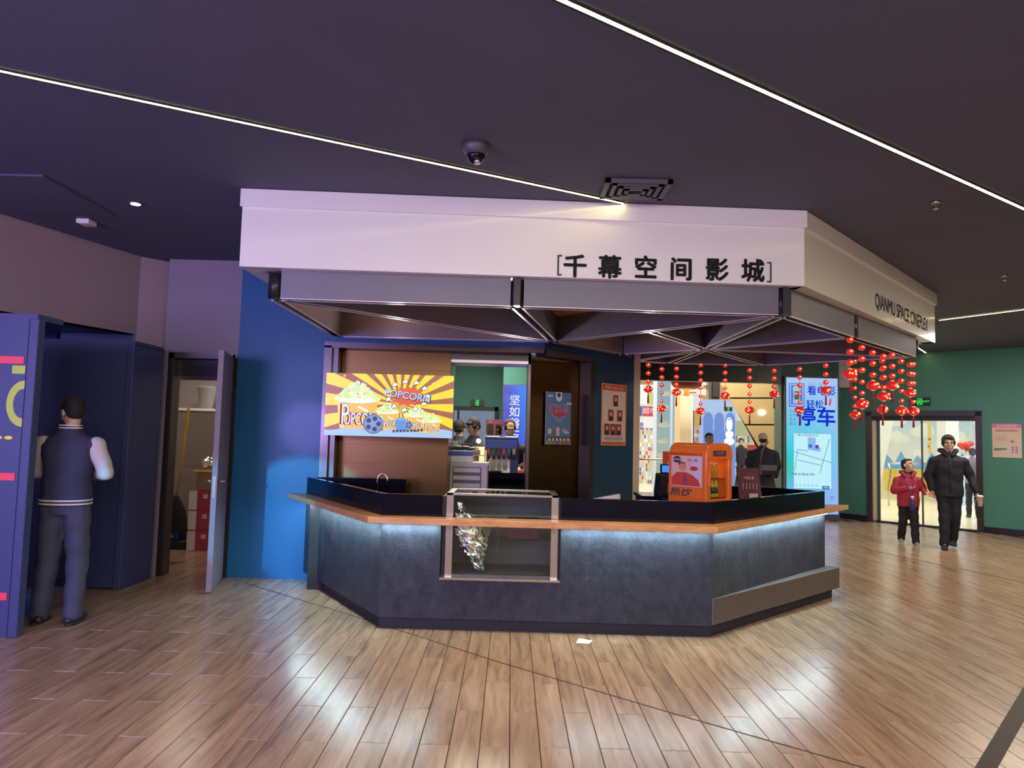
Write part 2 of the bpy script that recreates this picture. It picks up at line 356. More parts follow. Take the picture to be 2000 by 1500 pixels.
class Canvas:
    """flat print on a plane: origin lower-left, x along ux, y up; n layers a fraction of a millimetre apart"""
    def __init__(s, o, ux, w, h, uy=(0, 0, 1), eps=.0006):
        s.o = Vector(o); s.ux = Vector(ux).normalized(); s.uy = Vector(uy).normalized(); s.n = s.ux.cross(s.uy); s.w = w; s.h = h; s.k = 0; s.mb = MB(); s.eps = eps
    def P(s, x, y): return s.o+s.ux*x+s.uy*y+s.n*(s.k*s.eps)
    def poly(s, pts, col, up=True):
        if up: s.k += 1
        ar = sum(pts[i][0]*pts[(i+1) % len(pts)][1]-pts[(i+1) % len(pts)][0]*pts[i][1] for i in range(len(pts)))
        if ar < 0: pts = pts[::-1]
        s.mb.add([s.P(*p) for p in pts], [tuple(range(len(pts)))], False, col)
    def rect(s, x0, y0, x1, y1, col, up=True): s.poly([(x0, y0), (x1, y0), (x1, y1), (x0, y1)], col, up)
    def circ(s, x, y, r, col, ry=None, seg=18, up=True): ry = ry or r; s.poly([(x+r*math.cos(2*PI*i/seg), y+ry*math.sin(2*PI*i/seg)) for i in range(seg)], col, up)
    def line(s, x0, y0, x1, y1, t, col, up=True):
        d = Vector((x1-x0, y1-y0)); d.normalize(); n = Vector((-d.y, d.x))*t/2
        s.poly([(x0+n.x, y0+n.y), (x0-n.x, y0-n.y), (x1-n.x, y1-n.y), (x1+n.x, y1+n.y)], col, up)
    def grad(s, x0, y0, x1, y1, fn, nx=6, ny=10):
        s.k += 1
        for i in range(nx):
            for j in range(ny):
                q = [(x0+(x1-x0)*(i+a)/nx, y0+(y1-y0)*(j+b)/ny) for a, b in ((0, 0), (1, 0), (1, 1), (0, 1))]
                s.mb.add([s.P(*p) for p in q], [(0, 1, 2, 3)], False, tuple(fn((p[0]-x0)/(x1-x0), (p[1]-y0)/(y1-y0)) for p in q))
    def text(s, t, x, y, size, col, bold=0., sx=1., rot=0., shear=0.):
        vs, fs = textmesh(t, 0.); s.k += 1; c, sn = math.cos(rot), math.sin(rot)
        bold *= .5; offs_ = [(0, 0)] if bold <= 0 else [(bold*math.cos(q*PI/4), bold*math.sin(q*PI/4)) for q in range(8)]+[(0, 0)]
        for ox, oy in offs_:
            pts = []
            for v in vs:
                a, b = (v[0]+ox+shear*v[1])*size*sx, (v[1]+oy)*size; pts.append(s.P(x+a*c-b*sn, y+a*sn+b*c))
            s.mb.add(pts, fs, False, col)
    def blob(s, pts, cols, up=True):
        if up: s.k += 1
        for (x, y, r), c in zip(pts, cols): s.circ(x, y, r, c, seg=10, up=False)
    def done(s, name, m, parent=None, label=None): return obj(name, s.mb, m, parent, label)

# ================================================================== SETTING
Hc = 3.3
fl = struct('floor', MB().prism([(-7, -3), (13.4, -3), (13.4, 8.0), (6.8, 14.6), (1.2, 14.45), (1.2, 17.3), (-7, 17.3)], -.12, -.006), 'grout')
# floor planks
PW, PL, G = .15, .9, .0024
def plank_mb(w, l): 
    b = .0018; x0, x1, y0, y1 = G/2, w-G/2, G/2, l-G/2
    return MB().add([(x0, y0, -.006), (x1, y0, -.006), (x1, y1, -.006), (x0, y1, -.006), (x0+b, y0+b, 0), (x1-b, y0+b, 0), (x1-b, y1-b, 0), (x0+b, y1-b, 0)],
        [(4, 5, 6, 7), (0, 1, 5, 4), (1, 2, 6, 5), (2, 3, 7, 6), (3, 0, 4, 7)])
pm = plank_mb(PW, PL).mesh('plank'); pm.materials.append(M['plank'])
cells = []
inner = [(-1, 5.75), (1.62, 5.72)]
def in_poly(x, y, poly):
    r = False; n = len(poly)
    for i in range(n):
        (x0, y0), (x1, y1) = poly[i], poly[(i+1) % n]
        if (y0 > y) != (y1 > y) and x < (x1-x0)*(y-y0)/(y1-y0)+x0: r = not r
    return r
LOBBY = [(-5.2, -.6), (13.0, -.6), (13.0, 8.2), (6.8, 14.4), (1.2, 14.4), (1.2, 17.1), (-5.2, 17.1)]
for i in range(-45, 110):
    for j in range(-2, 22):
        x0 = PX0+i*PW; y0 = PY0+j*PL-(PL/2 if i % 2 else 0); xc, yc = x0+PW/2, y0+PL/2
        if not in_poly(xc, yc, LOBBY): continue
        cells.append((x0, y0))
def vis(x, y):
    if y < 2.2: return False
    d = Vector((x, y, 0))-C0; zc = d.dot(fw)
    if zc < .5: return False
    px = CX+F*d.dot(rt)/zc; py = CY-F*d.dot(up)/zc
    return -60 < px < 2060 and py < 1620
cand = sorted([c for c in cells if vis(c[0]+.075, c[1]+.45)], key=lambda c: c[1]**2+c[0]**2)[:300]
cs = set(cand)
for c in cand:
    o = bpy.data.objects.new('plank', pm); COL.objects.link(o); o.parent = fl; o.location = (c[0], c[1], 0)
rest = MB(); pv = plank_mb(PW, PL)
for c in cells:
    if c not in cs: rest.add([(v[0]+c[0], v[1]+c[1], v[2]) for v in pv.v], pv.f)
obj('planks', rest, 'plank', fl, kind='stuff')
# expansion joint and metal threshold strip let into the floor
jm = MB()
jp = [(-2.58, 7.16), (-.99, 5.79), (-.02, 4.92), (.9, 4.16), (1.75, 3.49), (2.6, 2.82)]
for a, b in zip(jp[:-1], jp[1:]): jm.wall(a, b, .0002, .0012, .012)
obj('expansion_joint', jm, 'grout', fl, 'thin dark joint running diagonally across the planks')
obj('metal_threshold', MB().prism([(1.90, 3.13), (2.03, 3.16), (4.02, 5.29), (3.90, 5.30)], .0002, .004), 'metal_strip', fl, 'dark metal strip set in the planks')
obj('expansion_joint', MB().wall((5.2, 10.6), (6.3, 7.0), .0002, .0012, .02), 'grout', fl)
cl = struct('ceiling', MB().prism([(-7, -3), (13.4, -3), (13.4, 8.0), (6.75, 14.65), (1.2, 14.6), (1.2, 17.3), (-7, 17.3)], Hc, Hc+.1), 'ceiling')
# left wall (mauve): band above the recess, full-height end piece
wl = struct('wall_left', MB().wall((-3.70, 7.58), (-3.92, 7.34), 0, Hc, -.10).wall((-3.92, 7.34), (-6.3, 0), 2.48, Hc, -.15), 'mauve')
struct('wall_recess', MB().wall((-4.75, 7.36), (-6.9, 0), 0, 2.48, -.1).wall((-3.93, 7.40), (-4.9, 7.40), 0, 2.48, -.08).prism([(-3.95, 7.36), (-5, 7.36), (-7, 0), (-6.3, 0)], 2.48, 2.55), 'booth')
struct('wall_behind', B((-7, -3.1, 0), (13.4, -3, Hc)), 'mauve')
struct('wall_near_right', B((13.3, -3, 0), (13.4, 8.0, Hc)), 'green_wall')
struct('wall_near_left', B((-7.1, -3, 0), (-7, 17.3, Hc)), 'mauve')
# grey-violet wall round the store doorway
wd = struct('wall_store', B((-3.66, 7.42, 2.30), (-2.88, 7.54, Hc)).box((-3.66, 7.42, 0), (-3.60, 7.54, 2.30)), 'greyvio')
struct('door_frame', B((-3.60, 7.40, 0), (-3.54, 7.56, 2.30)).box((-3.60, 7.40, 2.25), (-2.90, 7.56, 2.31)).box((-2.93, 7.40, 0), (-2.88, 7.56, 2.30)).box((-3.54, 7.50, 2.03), (-2.93, 7.54, 2.07)), 'frame_dark', wd)
obj('transom_panel', B((-3.54, 7.51, 2.07), (-2.93, 7.53, 2.25)), 'black', wd)
# store room shell
struct('wall_store_room', B((-5.3, 7.66, 0), (-5.2, 10.5, 2.8)).box((-2.85, 7.6, 0), (-2.75, 10.5, 2.8)).box((-5.3, 10.4, 0), (-2.75, 10.5, 2.8)).box((-5.3, 7.6, 2.8), (-2.75, 10.5, 2.9)).box((-5.2, 7.60, 0), (-3.70, 7.66, 2.8)), 'offwhite')
# kiosk walls
XB0, XB1, YB = -2.88, .33, 7.42
struct('wall_blue', B((XB0, YB, 0), (-1.97, YB+.12, Hc)).box((-1.97, YB, 2.46), (XB1, YB+.12, Hc)), 'blue_wall')
e0, e1 = Vector((XB1, YB)), Vector((1.47, 8.54)); ed = (e1-e0).normalized(); en = Vector((-ed.y, ed.x))
fA, fB = e0+ed*.03, e0+ed*.80
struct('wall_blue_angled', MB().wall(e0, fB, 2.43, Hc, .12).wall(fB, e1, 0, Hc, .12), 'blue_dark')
struct('trim_wall_end', MB().wall(e1+ed*.002, e1+ed*.13, 0, Hc, .14), 'cream')
# dark metal frame round the niche
nf = struct('trim_niche', B((-1.97, YB-.04, .0), (-1.89, YB+.14, 2.42)).box((-1.97, YB-.04, 2.40), (XB1, YB+.14, 2.46)).box((-1.89, YB+.0, .9), (-1.83, YB+.12, 2.40)), 'frame_dark')
struct('trim_niche_angled', MB().wall(e0-en*.04, fB-en*.04, 2.37, 2.43, .16).wall(fB-ed*.07-en*.04, fB-en*.04, 0, 2.38, .16), 'frame_dark')
cw = struct('wall_copper', B((-1.85, 7.60, 0), (-.66, 7.66, 2.42)), 'copper')
for i in range(11): obj('panel', B((-1.84, 7.588, .2+i*.2), (-.665, 7.60, .395+i*.2)), 'copper', cw)
struct('wall_copper_angled', MB().wall((.20, 7.60), (.86, 8.10), 0, 2.38, .05), 'copper')
struct('wall_copper_return', B((.17, 7.6, 0), (.20, 8.3, 2.42)).box((-.70, 7.66, 0), (-.66, 8.2, 2.42)), 'frame_dark')
to_ = struct('trim_opening', B((-.66, 7.6, 2.33), (.2, 7.66, 2.42)), 'frame_dark'); obj('lining', B((-.66, 7.60, 2.30), (.2, 8.0, 2.33)), 'steel', to_)
# far green walls seen through the serving hatch
struct('wall_far_green', MB().wall((1.2, 17.2), (-.39, 17.2), 0, Hc, -.1).wall((-1.57, 17.2), (-7, 17.2), 0, Hc, -.1).wall((-.39, 17.2), (-1.57, 17.2), 2.12, Hc, -.1), 'green_wall')
struct('wall_pillar_green', B((-.19, 15.5, 0), (1.2, 15.9, Hc)).box((1.2, 14.42, 0), (1.3, 17.2, Hc)), 'green_wall')
dfz = struct('door_1', B((-1.62, 17.1, 0), (-1.56, 17.2, 2.18)).box((-.40, 17.1, 0), (-.32, 17.2, 2.18)).box((-1.62, 17.1, 2.08), (-.32, 17.2, 2.18)).box((-1.30, 17.12, 0), (-1.25, 17.18, 2.1)), 'black')
# opening wall to the mall: dark header and green column
struct('wall_header', B((1.3, 14.3, 2.70), (5.44, 14.5, Hc)), 'black')
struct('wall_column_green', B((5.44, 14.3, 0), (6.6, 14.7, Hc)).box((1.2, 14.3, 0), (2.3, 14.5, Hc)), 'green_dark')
dsx = struct('trim_downstand', B((6.62, 14.35, 2.66), (6.86, 14.6, Hc)), 'offwhite')
D0, D1 = Vector((7.14, 14.26)), Vector((8.53, 12.87)); W0, W1 = Vector((6.6, 14.8)), Vector((13.4, 8.0))
wd_ = (W1-W0).normalized(); wn_ = Vector((-wd_.y, wd_.x))
struct('wall_right', MB().wall(W0, D0, 0, Hc, .12).wall(D0, D1, 2.17, Hc, .12).wall(D1, W1, 0, Hc, .12), 'green_wall')
struct('baseboard_right', MB().wall(W0-wn_*.012, D0-wn_*.012, 0, .11, .012).wall(D1-wn_*.012, W1-wn_*.012, 0, .11, .012), 'black')
dr = struct('door_2', MB().wall(D0-wn_*.03, D0+wd_*.10-wn_*.03, 0, 2.17, .2).wall(D1-wd_*.10-wn_*.03, D1-wn_*.03, 0, 2.17, .2).wall(D0-wn_*.03, D1-wn_*.03, 2.09, 2.19, .2), 'frame_dark')
obj('header_bar', MB().wall(D0+wd_*.10, D1-wd_*.10, 2.00, 2.09, .08), 'black', dr)
obj('jamb_cream', MB().wall(D0+wd_*.10, D0+wd_*.16, 0, 2.0, .14), 'cream', dr)
for k, (a, b) in enumerate(((.2, .98), (.98, 1.42), (1.42, 1.84))):
    obj('pane', MB().wall(D0+wd_*a+wn_*.05, D0+wd_*b+wn_*.05, .03, 2.0, .008), 'glass', dr)
for a, t, mm in ((.17, .05, 'green_dark'), (.96, .025, 'vent')): obj('mullion', MB().wall(D0+wd_*a+wn_*.04, D0+wd_*(a+t)+wn_*.04, 0, 2.0, .04), mm, dr)
obj('floor_rail', MB().wall(D0+wd_*.1, D1-wd_*.1, 0, .03, .1), 'black', dr)
# mall shell
struct('floor_mall', MB().prism([(1.2, 14.45), (6.75, 14.6), (7.2, 14.4), (13.4, 8.05), (30, 8.05), (30, 34), (1.2, 34)], -.12, -.001), 'mall_floor')
struct('ceiling_mall', MB().prism([(1.2, 14.7), (6.9, 14.75), (13.6, 8.1), (30, 8.1), (30, 34), (1.2, 34)], 4.6, 4.7), 'mall_ceiling')
struct('wall_mall_back', B((1.2, 33.9, 0), (30, 34, 4.6)).box((29.9, 8, 0), (30, 34, 4.6)).box((1.1, 17.3, 0), (1.2, 34, 4.6)), 'cream')
struct('floor_back_hall', B((-4, 17.3, -.12), (1.1, 22, -.001)), 'mall_floor')
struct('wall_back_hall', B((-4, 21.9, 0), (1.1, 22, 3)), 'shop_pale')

# ceiling light strips
def strip(a, b, label, w=.024):
    r = thing('light_strip', label, 'ceiling light', (a[0], a[1], Hc), 0, None)
    obj('diffuser', MB().wall(a, b, Hc-.012, Hc-.004, w), 'led_warm', r)
    a2, b2 = Vector(a), Vector(b); d = (b2-a2).normalized(); n = Vector((-d.y, d.x))
    obj('channel', MB().wall(a2-n*.012, b2-n*.012, Hc-.013, Hc-.003, .012).wall(a2+n*w, b2+n*w, Hc-.013, Hc-.003, .012), 'blackmat', r)
strip((-2.95, 3.23), (.80, 5.19), 'long yellow-white ceiling strip ending at the lilac canopy fascia')
strip((-1.6, 1.55), (3.9, 5.20), 'long yellow-white ceiling strip crossing the upper right of the room')
strip((5.95, 9.85), (7.3, 7.4), 'short ceiling strip at right, just past the far canopy corner')
strip((7.1, 12.45), (7.86, 13.41), 'short ceiling strip ending at the green wall above the door')
strip((-1.30, 20.96-4.6), (.30, 14.9), 'ceiling strip of the back hall seen through the serving hatch')

# ================================================================== CANOPY
FL, FR, FRR, FBB, FBC = Vector((-2.02, 5.13)), Vector((2.19, 5.30)), Vector((4.88, 8.15)), Vector((3.45, 9.65)), Vector((1.5, 9.5))
cf = thing('canopy_fascia', 'pale lilac angular canopy fascia lettered with the cinema name above the kiosk', 'canopy', (0, 5.2, 2.72))
for nm, a, b in (('front_panel', FL, FR), ('side_panel', FR, FRR), ('side_panel', FRR, FBB), ('back_panel', FBB, FBC), ('side_panel', Vector((-2.02, 7.40)), FL+Vector((0, .142)))):
    obj(nm, MB().wall(a, b, 2.72, Hc-.002, .14), 'fascia', cf, bevel=.004)
    d = (b-a).normalized(); n = Vector((-d.y, d.x))
    obj('top_band', MB().wall(a-n*.02-d*.01, b-n*.02+d*.015, 3.165, Hc-.004, .02), 'fascia', cf)
fd = (FR-FL).normalized(); 
def on_face(a, b, px, py):
    """where the camera ray through a photo point meets the upright plane over a-b: (distance along, height)"""
    d = _ray(px, py); n = Vector((-(b-a).y, (b-a).x)); t = ((a.x-C0.x)*n.x+(a.y-C0.y)*n.y)/(d.x*n.x+d.y*n.y); p = C0+d*t
    return (Vector((p.x, p.y))-a).dot((b-a).normalized()), p.z
cn = Canvas((FL.x, FL.y, 0), (fd.x, fd.y, 0), 1, 1, eps=.0)
cn.o += cn.n*.004
LT = (.012, .016, .018)
for ch, px, py in (('千', 1123, 523), ('幕', 1191, 525), ('空', 1261, 526), ('间', 1330, 529), ('影', 1400, 530), ('城', 1470, 532)):
    s_, z_ = on_face(FL, FR, px, py); cn.text(ch, s_, z_, .182, LT, .062); cn.done('character', PRINT, cf); cn.mb = MB()
for px, sgn in ((1090, 1), (1505, -1)):
    for yy in (0,):
        s_, z_ = on_face(FL, FR, px, 518 if sgn > 0 else 532); h = .078
        cn.rect(s_-.006, z_-h, s_+.006, z_+h, LT); cn.rect(s_, z_+h-.012, s_+sgn*.028, z_+h, LT); cn.rect(s_, z_-h, s_+sgn*.028, z_-h+.012, LT); cn.done('bracket', PRINT, cf); cn.mb = MB()
gd = (FRR-FR).normalized(); cn = Canvas((FR.x, FR.y, 0), (gd.x, gd.y, 0), 1, 1, eps=0.); cn.o += cn.n*.004
a_, za = on_face(FR, FRR, 1709, 606); b_, zb = on_face(FR, FRR, 1812, 650)
vs, fs = textmesh('QIANMU SPACE CINEPLEX', .004); wv = max(v[0] for v in vs)-min(v[0] for v in vs)
cn.text('QIANMU SPACE CINEPLEX', (a_+b_)/2, 2.875, .2, LT, .004, sx=(b_-a_)/wv/.2)
cn.done('sign_lettering', PRINT, cf, 'thin black Latin capitals')
# soffit above the beams
sof = thing('canopy_soffit', 'ochre board ceiling inside the canopy above the beams', 'ceiling panel', (0, 6, 2.78))
obj('soffit_board', MB().prism([(-1.88, 5.27), (2.13, 5.44), (4.68, 8.15), (3.35, 9.52), (1.56, 9.38), (1.56, 8.8), (.42, 7.4), (-1.88, 7.4)], 2.76, 2.79), 'ochre', sof)
# beams
bf = thing('beam_grid', 'grey star-shaped grid of double plate beams hanging under the canopy', 'beams', (1, 7, 2.51))
nd = {k: Vector(v) for k, v in dict(F0=(-1.79, 5.27), F1=(.02, 5.34), F2=(2.07, 5.42), M=(3.1, 6.47), R=(4.42, 7.80), X=(2.08, 7.63), N=(.42, 7.33), L=(-1.82, 7.33), K=(1.27, 8.24),
    NF=(1.26, 6.42), b0=(1.56, 8.95), b1=(2.04, 9.14), b2=(3.2, 9.08)).items()}
def beam(a, b, gap=.035, ends=(.0, .0), z0=2.51, z1=2.757):
    a, b = nd[a], nd[b]; d = (b-a).normalized(); n = Vector((-d.y, d.x)); a = a+d*ends[0]; b = b-d*ends[1]
    p = obj('beam', MB().wall(a+n*gap, b+n*gap, z0, z1, .018).wall(a-n*(gap+.018), b-n*(gap+.018), z0, z1, .018).wall(a-n*gap, b-n*gap, z0+.04, z1, 2*gap), 'beam', bf)
    obj('edge_strip', MB().wall(a+n*gap, b+n*gap, z0-.004, z0, .018).wall(a-n*(gap+.018), b-n*(gap+.018), z0-.004, z0, .018), 'beam_edge', p)
    obj('gap_infill', MB().wall(a-n*(gap-.0005), b-n*(gap-.0005), z0+.03, z0+.04, 2*gap-.001), 'blackmat', p)
for e in ('F0 F1', 'F1 F2', 'F2 M', 'M R', 'R b2', 'b2 b1', 'b1 b0', 'F0 L', 'L N', 'F0 N', 'F1 N', 'N F2', 'NF X', 'F2 X', 'M X', 'R X', 'b2 X', 'b1 X', 'K X', 'N K', 'K b0', 'b0 X'):
    a, b = e.split(); beam(a, b, .03, (.05, .05))
for k in nd: obj('hub', MB().lathe([(.055, 2.515), (.055, 2.70)], (nd[k].x, nd[k].y, 0), 12), 'black', bf)
for k in ('F1', 'F2', 'M'):   # dark slots where beams meet at the outer face
    p = nd[k]; obj('slot', MB().obox((p.x, p.y-.05 if k != 'M' else p.y, 2.61), (.05, .05, .2), 0 if k != 'M' else .8), 'black', bf)
rods = MB()
for k in nd: rods.tube([(nd[k].x, nd[k].y, 2.68), (nd[k].x, nd[k].y, 2.77)], .012, 6)
obj('hanger_rod', rods, 'black', bf)

# ================================================================== COUNTER
A, Bc, Cc, Lc = Vector((-1.0, 5.68)), Vector((1.61, 5.66)), Vector((3.20, 7.26)), Vector((-2.08, 7.36))
LA, LB, LR, LL = Vector((-1.09, 5.55)), Vector((1.60, 5.47)), Vector((3.66, 7.72)), Vector((-2.36, 7.52))
ct = thing('service_counter', 'dark slate-clad kiosk counter with black upstand and angled wings', 'counter', (0, 5.66, 0))
dx0, dx1 = -.53, .415   # display window bay
lerp = lambda p, q, t: p+(q-p)*t
yat = lambda x: A.y+(Bc.y-A.y)*(x-A.x)/(Bc.x-A.x)
obj('front_panel', MB().wall(Lc, A, .09, .86, .10), 'slate', ct, bevel=.003)
obj('front_panel', MB().wall(A, Vector((dx0, yat(dx0))), .09, .86, .10).wall(Vector((dx0, yat(dx0))), Vector((dx1, yat(dx1))), .09, .395, .10), 'slate', ct)
obj('front_panel', MB().wall(Vector((dx1, yat(dx1))), Bc, .09, .86, .10), 'slate', ct)
obj('side_panel', MB().wall(Bc, Cc, .30, .86, .10), 'slate', ct, bevel=.003)
obj('side_panel', MB().wall(Cc, Cc+Vector((-.55, .55)), .0, .86, .10), 'slate', ct)
sd = (Cc-Bc).normalized(); sn = Vector((sd.y, -sd.x))
obj('plinth_step', MB().prism([Bc+sn*.005, Bc+sn*.01+sd*.0, Cc+sn*.12+sd*.06, Cc+sd*.06-sn*.05, Bc-sn*.05], .10, .30), 'plinth', ct, 'brown stepped plinth along the right wing', bevel=.003)
inn = lambda p, q, o: (p, q)
obj('kick_board', MB().wall(Lc+Vector((.05, 0)), A+Vector((.01, .035)), 0, .09, .05).wall(A+Vector((0, .035)), Bc+Vector((0, .035)), 0, .09, .05).wall(Bc+Vector((-.0, .04)), Cc+sd*.02+sn*.06, 0, .10, .08), 'kick', ct)
def offs(pts, o):   # offset polyline inward (to the left of travel)
    r = []
    for i, p in enumerate(pts):
        ns = []
        if i > 0: d = (p-pts[i-1]).normalized(); ns.append(Vector((-d.y, d.x)))
        if i < len(pts)-1: d = (pts[i+1]-p).normalized(); ns.append(Vector((-d.y, d.x)))
        n = sum(ns, Vector((0, 0))); n.normalize(); r.append(p+n*o/max(n.dot(ns[0]), .3))
    return r
line = [Lc, A, Bc, Cc]
up_i = offs(line, .0); up_o = offs(line, .11)
def band(pts, o0, o1, z0, z1, mb=None):
    mb = mb or MB(); p0, p1 = offs(pts, o0), offs(pts, o1)
    for i in range(len(pts)-1): mb.prism([p0[i], p0[i+1], p1[i+1], p1[i]], z0, z1)
    return mb
pl_, pr_ = Vector((dx0, yat(dx0))), Vector((dx1, yat(dx1)))
obj('upstand', band([Lc, A, pl_], .0, .05, .88, 1.05), 'black_granite', ct, bevel=.003)
obj('upstand', band([pr_, Bc, Cc], .0, .05, .88, 1.05), 'black_granite', ct, bevel=.003)
obj('countertop', band([Lc, A, pl_], .05, .55, .86, .90), 'black_granite', ct)
obj('countertop', band([pr_, Bc, Cc], .05, .62, .86, .90), 'black_granite', ct)
obj('upstand', MB().wall(Cc, Cc+Vector((-.5, .5)), .88, 1.05, .05).wall(Cc+Vector((-.5, .5)), Cc+Vector((-1.5, .45)), .88, 1.05, .05), 'black_granite', ct)
lg = thing('wood_ledge', 'long orange-brown wooden ledge running round the front of the counter', 'ledge', (0, 5.5, .83))
obj('board', MB().prism([LL, LA, A+Vector((0, .0)), Lc+Vector((.02, .05))], .83, .88), 'ledge_wood', lg, bevel=.004)
obj('board', MB().prism([LA, LB, Bc, A], .83, .88), 'ledge_wood', lg, bevel=.004)
obj('board', MB().prism([LB, LR, Cc+Vector((.12, .44)), Cc+Vector((0, .0)), Bc], .83, .88), 'ledge_wood', lg, bevel=.004)
obj('led_strip', MB().wall(Lc-Vector((.06, .03)), A-Vector((.06, .03)), .822, .829, .012).wall(A-Vector((0, .03)), pl_-Vector((0, .03)), .822, .829, .012).wall(pr_-Vector((0, .03)), Bc-Vector((0, .03)), .822, .829, .012).wall(Bc+sn*.03, Cc+sn*.03, .822, .829, .012), 'led_ledge', lg)
# display case in the bay
dc = thing('display_case', 'steel-framed glass display case let into the counter front', 'display case', (-.05, 5.8, .4))
x0, x1, yf = dx0+.035, dx1-.02, 5.70
obj('frame_post', B((x0, yf, .41), (x0+.055, yf+.05, 1.05)), 'steel', dc); obj('frame_post', B((x1-.055, yf, .41), (x1, yf+.05, 1.05)), 'steel', dc)
obj('sill', B((dx0, 5.655, .395), (dx1, 5.76, .412)), 'steel', dc)
obj('top_frame', B((x0, yf, 1.05), (x1, yf+.04, 1.065)).box((x0, yf+.5, 1.05), (x1, yf+.54, 1.065)).box((x0, yf, 1.05), (x0+.05, yf+.54, 1.065)).box((x1-.05, yf, 1.05), (x1, yf+.54, 1.065)), 'steel', dc)
obj('top_glass', B((x0+.05, yf+.04, 1.052), (x1-.05, yf+.5, 1.058)), 'glass_dark', dc)
obj('front_glass', B((x0+.055, yf+.015, .413), (x1-.055, yf+.021, 1.05)), 'glass', dc)
obj('back_board', B((x0, yf+.52, .41), (x1, yf+.54, 1.05)), 'vent', dc); obj('base_tray', B((x0, yf+.02, .41), (x1, yf+.54, .43)), 'vent', dc)
obj('shelf', B((x0+.37, yf+.25, .66), (x1-.055, yf+.5, .672)), 'glass', dc); obj('inner_box', B((x0+.5, yf+.3, .68), (x1-.14, yf+.5, .84)), 'maroon', dc)
obj('side_board', B((x0-.03, yf, .41), (x0-.005, yf+.54, 1.04)).box((x1+.003, yf, .41), (x1+.018, yf+.54, 1.04)), 'black', dc)
obj('divider', B((x0+.41, yf+.02, .43), (x0+.418, yf+.26, .84)), 'glass', dc)
foil = MB(); n = 26; seg = 22; vs = []
for i in range(n+1):
    t = i/n; cx_ = -.40+.185*t; cz_ = .98-.53*t; r = .02+.095*math.sin(PI*min(1, .12+t*.80))**1.3 if t > .12 else .02+.1*t*1.2
    r = max(r, .02+.015*random.random())
    for k in range(seg): a = 2*PI*k/seg; rr = r*(1+.34*(random.random()-.5)); vs.append((cx_+rr*math.cos(a), 5.80+rr*.75*math.sin(a), cz_+.01*random.random()))
foil.add(vs, [(i*seg+k, (i+1)*seg+k, (i+1)*seg+(k+1) % seg, i*seg+(k+1) % seg) for i in range(n) for k in range(seg)]+[tuple(range(seg)), tuple(n*seg+k for k in range(seg-1, -1, -1))], False)
top('foil_bundle', foil, 'foil', 'crumpled silver foil bundle leaning inside the glass display case', 'foil')
bag = MB(); 
for i in range(5): bag.ell((-.27+.02*i, 5.93, .56+.06*i), (.07, .05, .06), seg=10, rings=6)
top('plastic_bag', bag, 'plastic_clear', 'pale plastic bag behind the foil bundle in the display case', 'bag')

# sink, faucet
sk = thing('back_splash', 'low black splash board at the back left of the kiosk counter', 'board', (-1.4, 7.2, .85))
obj('board', B((-1.95, 7.28, .86), (-1.05, 7.33, 1.06)), 'black_granite', sk); obj('board', MB().box((-1.95, 6.95, .84), (-1.05, 7.3, .87)), 'black_granite', sk)
obj('cabinet_base', B((-1.93, 6.98, 0), (-1.08, 7.28, .84)), 'blackmat', sk)
fc = thing('faucet', 'slim curved chrome faucet behind the black upstand', 'faucet', (-1.16, 6.9, .85))
pts = [(-1.20, 6.5, .87), (-1.20, 6.5, 1.10)]+[(-1.20+.045*(1-math.cos(a)), 6.5, 1.10+.055*math.sin(a)) for a in [PI*i/8 for i in range(1, 9)]]+[(-1.11, 6.5, 1.07)]
obj('spout', MB().tube(pts, .008, 8), 'chrome', fc); obj('base_ring', MB().lathe([(.02, .865), (.014, .90)], (-1.20, 6.5, 0)), 'chrome', fc)
obj('deck', B((-1.3, 6.4, .84), (-1.0, 6.75, .87)), 'black_granite', ct)

# ================================================================== MENU SCREEN (popcorn picture)
Yel, Brn, Org = srgb(250, 222, 10), srgb(165, 92, 62), srgb(252, 190, 30)
ms = thing('menu_screen', 'bright yellow screen showing popcorn buckets, on the copper panels at left', 'screen', (-1.25, 7.2, 1.55))
tl, tr, bl = PY(640, 727, 7.20), PY(889, 735, 7.20), PY(633, 849, 7.20)
sw, sh = 1.296, .632; so = Vector((tl.x-.01, 7.20, tl.z-sh-.005))
obj('housing', B((so.x, 7.202, so.z), (so.x+sw, 7.26, so.z+sh)), 'white', ms); obj('bracket', B((so.x+.3, 7.26, so.z+.2), (so.x+.4, 7.59, so.z+.3)).box((so.x+.9, 7.26, so.z+.2), (so.x+1., 7.59, so.z+.3)), 'vent', ms)
cv = Canvas(so, (1, 0, 0), sw, sh)
cv.o.y -= .001
cv.rect(0, 0, sw, sh, Yel); ccx, ccy = .588*sw, .52*sh
def edge_pt(a):
    dx, dy = math.cos(a), math.sin(a); t = 9
    for lim, dd, c in ((0, dx, ccx), (sw, dx, ccx), (0, dy, ccy), (sh, dy, ccy)):
        if abs(dd) > 1e-6:
            q = (lim-c)/dd
            if q > 0: t = min(t, q)
    return (ccx+dx*t, ccy+dy*t)
cv.k += 1; nr = 22
for i in range(nr):
    a0 = 2*PI*(i+.12)/nr; a1 = a0+2*PI/nr*.42; p0, p1 = edge_pt(a0), edge_pt(a1); pts = [(ccx, ccy), p0]
    for c in ((0, 0), (sw, 0), (0, sh), (sw, sh)):
        ac = math.atan2(c[1]-ccy, c[0]-ccx) % (2*PI)
        if a0 < ac < a1 and (abs(p0[0]-p1[0]) > .001 and abs(p0[1]-p1[1]) > .001): pts.append(c)
    cv.poly(pts+[p1], Brn, up=False)
wave = [(0, 0), (sw, 0), (sw, .06)]+[(sw*(1-i/20), .07+.018*math.sin(i*.9)) for i in range(21)]
cv.poly([(0, 0), (sw, 0)]+wave[3:], srgb(165, 200, 240))
